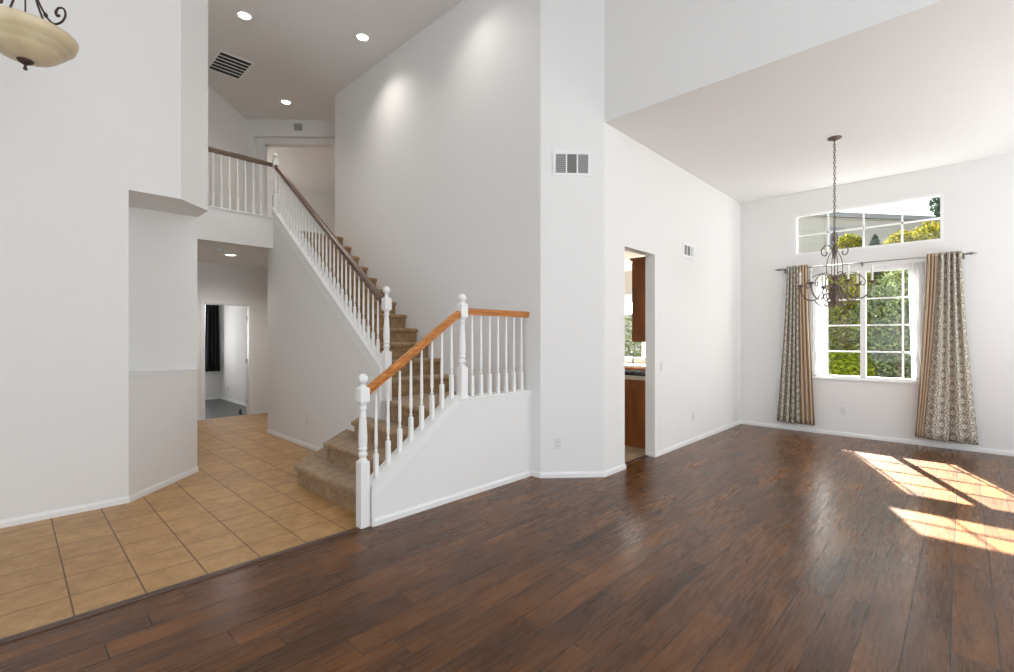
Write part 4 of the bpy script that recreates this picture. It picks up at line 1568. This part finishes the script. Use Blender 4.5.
c = empty('sink_cabinet', (7.84, 3.0, 0))
tag(c, 'far kitchen cabinet run with pale counter under the kitchen window', 'cabinet')
fix_normals(MB().cbox(.03, .635, 0, 3.2, 0, .89, .003).build('body', 'cabinet', c))
fix_normals(MB().cbox(0, .636, -.02, 3.25, .89, .935, .006).build('counter_slab', 'counter', c))
fix_normals(MB().box(.615, .636, 0, 3.2, .935, 1.0).build('backsplash', 'counter', c))
for k in range(5):
    y0 = .03 + k * .63
    dr = fix_normals(MB().cbox(.012, .03, y0, y0 + .58, .10, .84, .004).build('door', 'cabinet', c))
    fix_normals(MB().lathe([(.012, 0), (.014, .01), (.002, .018)], 0, y0 + .5, .76, 10, caps=False).build('knob', 'chrome', dr))
f = empty('faucet', (8.36, 4.62, .936))
tag(f, 'dark curved faucet on the far counter under the kitchen window', 'faucet')
pts = [(0, 0, 0), (0, 0, .16)] + [(-.06 + .06 * cos(a), 0, .16 + .06 * sin(a)) for a in [pi * q / 8 for q in range(1, 9)]] + [(-.12, 0, .12)]
MB().tube(pts, .011, 10).build('spout', 'iron', f, smooth_all=True)
fix_normals(MB().lathe([(.028, 0), (.028, .008), (.016, .016), (.016, .04)], 0, 0, 0, 16).build('base', 'iron', f))
MB().tube([(0, 0, .05), (.0, .06, .075)], .006, 8).build('lever', 'iron', f, smooth_all=True)
# roller blind at the top of the kitchen window
rb = empty('roller_blind', (8.46, 4.5, 2.32))
tag(rb, 'short white blind at the top of the kitchen window', 'blind')
fix_normals(MB().tube([(-.02, -1.1, -.02), (-.02, 1.1, -.02)], .022, 12).build('roller', 'vinyl', rb))
fix_normals(MB().box(-.045, -.042, -1.08, 1.08, -.42, -.02).build('fabric', 'sheer', rb))
fix_normals(MB().box(-.050, -.036, -1.08, 1.08, -.445, -.42).build('hem_bar', 'vent_grey', rb))

# ================================================================== OUTSIDE
struct('ground', MB().box(XW + 0.16, 45, -22, 32, -0.35, -0.15), 'earth')


def leaves(mb, c, rx, ry, rz, n, size, rnd, shell=0.55):
    vs, fs = [], []
    for i in range(n):
        while True:
            p = Vector((rnd.uniform(-1, 1), rnd.uniform(-1, 1), rnd.uniform(-1, 1)))
            if p.length <= 1:
                break
        p = p.normalized() * (shell + (1 - shell) * rnd.random() ** 0.6)
        lump = 1 + 0.16 * sin(5 * p.x + 3 * p.y) * cos(4 * p.z + c[0])
        q = Vector((c[0] + p.x * rx * lump, c[1] + p.y * ry * lump, c[2] + p.z * rz * lump))
        d = Vector((rnd.gauss(0, 1), rnd.gauss(0, 1), rnd.gauss(0, 1))).normalized()
        e = d.orthogonal().normalized()
        s = size * rnd.uniform(.6, 1.3)
        k = len(vs)
        mid = q + d.cross(e) * s * 0.15
        vs += [q - d * s, mid + e * s * .45, q + d * s, mid - e * s * .45]
        fs.append((k, k + 1, k + 2, k + 3))
    mb.add(vs, fs)


def tree(name, label, cat, x, y, h, blobs, leaf, trunk_r, seed, nl=900, size=0.09):
    rnd = random.Random(seed)
    t = empty(name, (x, y, -0.15))
    tag(t, label, cat)
    tb = MB()
    tb.tube([(0, 0, 0), (.05, .02, h * .4), (-.03, .05, h * .8)], [trunk_r, trunk_r * .8, trunk_r * .4], 8)
    for b in blobs:
        tb.tube([(0.0, 0.02, h * .3), (b[0] * .6, b[1] * .6, b[2] * .8 + h * .02), (b[0], b[1], b[2])], [trunk_r * .5, trunk_r * .35, trunk_r * .12], 6)
    tb.build('trunk', 'bark', t, smooth_all=True)
    mb = MB()
    for b in blobs:
        leaves(mb, b[:3], b[3], b[4], b[5], nl, size, rnd)
    o = mb.build('foliage', leaf, t)
    return t


tree('shrub', 'bright yellow green shrub low in the corner side half of the dining window', 'shrub', 12.0, 2.05, 1.0,
     [(0, 0, .55, .75, .8, .75), (.2, -.25, .85, .5, .5, .45), (.1, .5, .6, .7, .6, .7)], 'leaf_bright', .05, 11, 2600, .045)
tree('shrub', 'tall yellow green shrub whose top shows in the high window behind the chandelier chain', 'shrub', 13.3, 1.98, 3.4,
     [(0, 0, 1.9, .75, .75, 1.2), (.1, -.05, 2.9, .55, .5, .75), (.1, -.05, 3.6, .32, .30, .33)], 'leaf_tall', .06, 12, 2600, .05)
tree('shrub', 'soft grey green bush filling the open wall side half of the dining window', 'shrub', 12.8, .95, 2.6,
     [(0, 0, .9, .8, .8, .9), (.1, .1, 1.8, .8, .85, .9), (.1, -.1, 2.45, .7, .7, .6), (.2, -.9, 1.5, .7, .8, 1.2)], 'leaf_mid', .07, 13, 2600, .045)
tree('conifer', 'small dark conifer standing against the neighbouring house wall', 'tree', 14.2, 1.52, 3.7,
     [(0, 0, 2.5, .50, .50, .5), (0, 0, 2.9, .38, .38, .45), (0, 0, 3.25, .26, .26, .38), (0, 0, 3.55, .15, .15, .30), (0, 0, 3.8, .07, .07, .2)], 'leaf_dark', .06, 15, 700, .05)
tree('shrub', 'small rounded yellow shrub between the conifer and the golden shrub', 'shrub', 14.0, 1.02, 3.2,
     [(0, 0, 3.62, .34, .34, .36), (0, 0, 2.9, .42, .42, .6)], 'leaf_yellow', .05, 19, 1500, .05)
tree('shrub', 'golden topped shrub at the sky end of the high dining window', 'shrub', 14.0, .42, 3.5,
     [(0, .10, 3.62, .6, .42, .45), (.1, -.45, 3.75, .6, .5, .62), (0, 0, 2.8, .7, .8, .8)], 'leaf_yellow', .06, 14, 2200, .055)
tree('shrub', 'green shrub outside the kitchen window', 'shrub', 11.2, 5.6, 2.4,
     [(0, 0, 1.0, 1.2, 1.5, 1.0), (.1, .5, 1.6, 1.1, 1.2, .8), (0, -.9, 1.3, 1.0, 1.0, .9)], 'leaf_mid', .07, 16, 1500, .06)
tree('hedge', 'broad green hedge behind the shrubs of the dining window', 'hedge', 15.6, 2.3, 2.4,
     [(0, 0, 1.4, .6, 1.0, 1.4), (0, 1.5, 1.4, .6, 1.0, 1.4), (0, -1.5, 1.5, .6, 1.0, 1.4), (-.2, -3.0, 1.5, .6, 1.0, 1.4)], 'leaf_mid', .07, 17, 1800, .065)
tree('tree', 'dark leafy tree whose edge shows at the sky corner of the high window', 'tree', 15.4, -.10, 5.0,
     [(0, .36, 4.78, .30, .30, .46), (0, -.5, 4.9, .7, .6, .8), (0, -.3, 4.2, .4, .4, .5)], 'leaf_dark', .09, 18, 900, .06)

# neighbour's house
nb = empty('neighbour_house', (17.0, 3.0, -0.15))
tag(nb, 'beige sided neighbouring house with grey roof beyond the dining windows', 'house')
NO = Vector((17.0, 3.0, -0.15))
A = Vector((16.1, 3.95))
Bp = Vector((22.3, -0.85))
wd = (Bp - A).normalized()
wnm = Vector((-wd.y, wd.x))
if wnm.dot(Vector((1, 1))) < 0:
    wnm = -wnm
def W(p, z):
    return (p.x - NO.x, p.y - NO.y, z - NO.z)
EV = 5.13
mb = MB()
A0 = A - wd * 3.5
P = [A0, Bp + wd * 3, Bp + wd * 3 + wnm * 5, A0 + wnm * 5]
mb.add([W(q, -0.15) for q in P] + [W(q, EV) for q in P], [(0, 1, 5, 4), (1, 2, 6, 5), (2, 3, 7, 6), (3, 0, 4, 7)])
fix_normals(mb.build('wall', 'siding', nb))
mb = MB()
e = A0 - wnm * .10
f_ = Bp + wd * 3.3 - wnm * .10
g1, g2 = A0 + wnm * 5.4, Bp + wd * 3.3 + wnm * 5.4
r1, r2 = A0 + wnm * 2.4 + wd * 2.0, Bp + wnm * 2.4
mb.add([W(e, EV + .12), W(f_, EV + .12), W(g2, EV + .12), W(g1, EV + .12), W(r1, EV + .84), W(r2, EV + .84)],
       [(0, 1, 5, 4), (1, 2, 5), (2, 3, 4, 5), (3, 0, 4), (0, 3, 2, 1)])
fix_normals(mb.build('roof', 'roof', nb))
mb = MB()
mb.add([W(e, EV - .02), W(f_, EV - .02), W(f_, EV + .125), W(e, EV + .125), W(e + wnm * .05, EV - .02), W(f_ + wnm * .05, EV - .02), W(f_ + wnm * .05, EV + .125), W(e + wnm * .05, EV + .125)],
       [(0, 1, 2, 3), (4, 5, 6, 7), (0, 1, 5, 4), (2, 3, 7, 6)])
fix_normals(mb.build('gutter', 'fascia', nb))
vq = A + wd * -0.25
vq2 = A + wd * 0.30
vm = MB()
for k in range(5):
    zz0 = 4.72 + .055 * k
    vm.add([W(vq - wnm * .03, zz0), W(vq2 - wnm * .03, zz0), W(vq2 - wnm * .005, zz0 + .045), W(vq - wnm * .005, zz0 + .045), W(vq - wnm * .005, zz0), W(vq2 - wnm * .005, zz0)], [(0, 1, 2, 3), (0, 1, 5, 4)])
vm.build('attic_vent', 'vent_dark', nb)
# small window on the neighbour's wall
s0 = 1.45
q0, q1 = A + wd * s0, A + wd * (s0 + .75)
o3 = -wnm * .03
fr = MB()
fr.add([W(q0 + o3, 3.75), W(q1 + o3, 3.75), W(q1 + o3, 4.86), W(q0 + o3, 4.86), W(q0, 3.75), W(q1, 3.75), W(q1, 4.86), W(q0, 4.86)], [(0, 1, 2, 3), (0, 1, 5, 4), (1, 2, 6, 5), (2, 3, 7, 6), (3, 0, 4, 7)])
fw_ = fix_normals(fr.build('window', 'siding', nb))
q0b, q1b = A + wd * (s0 + .06), A + wd * (s0 + .69)
o4 = -wnm * .035
gm = MB().add([W(q0b + o4, 3.80), W(q1b + o4, 3.80), W(q1b + o4, 4.81), W(q0b + o4, 4.81)], [(0, 1, 2, 3)])
gm.build('pane', 'fascia', fw_)
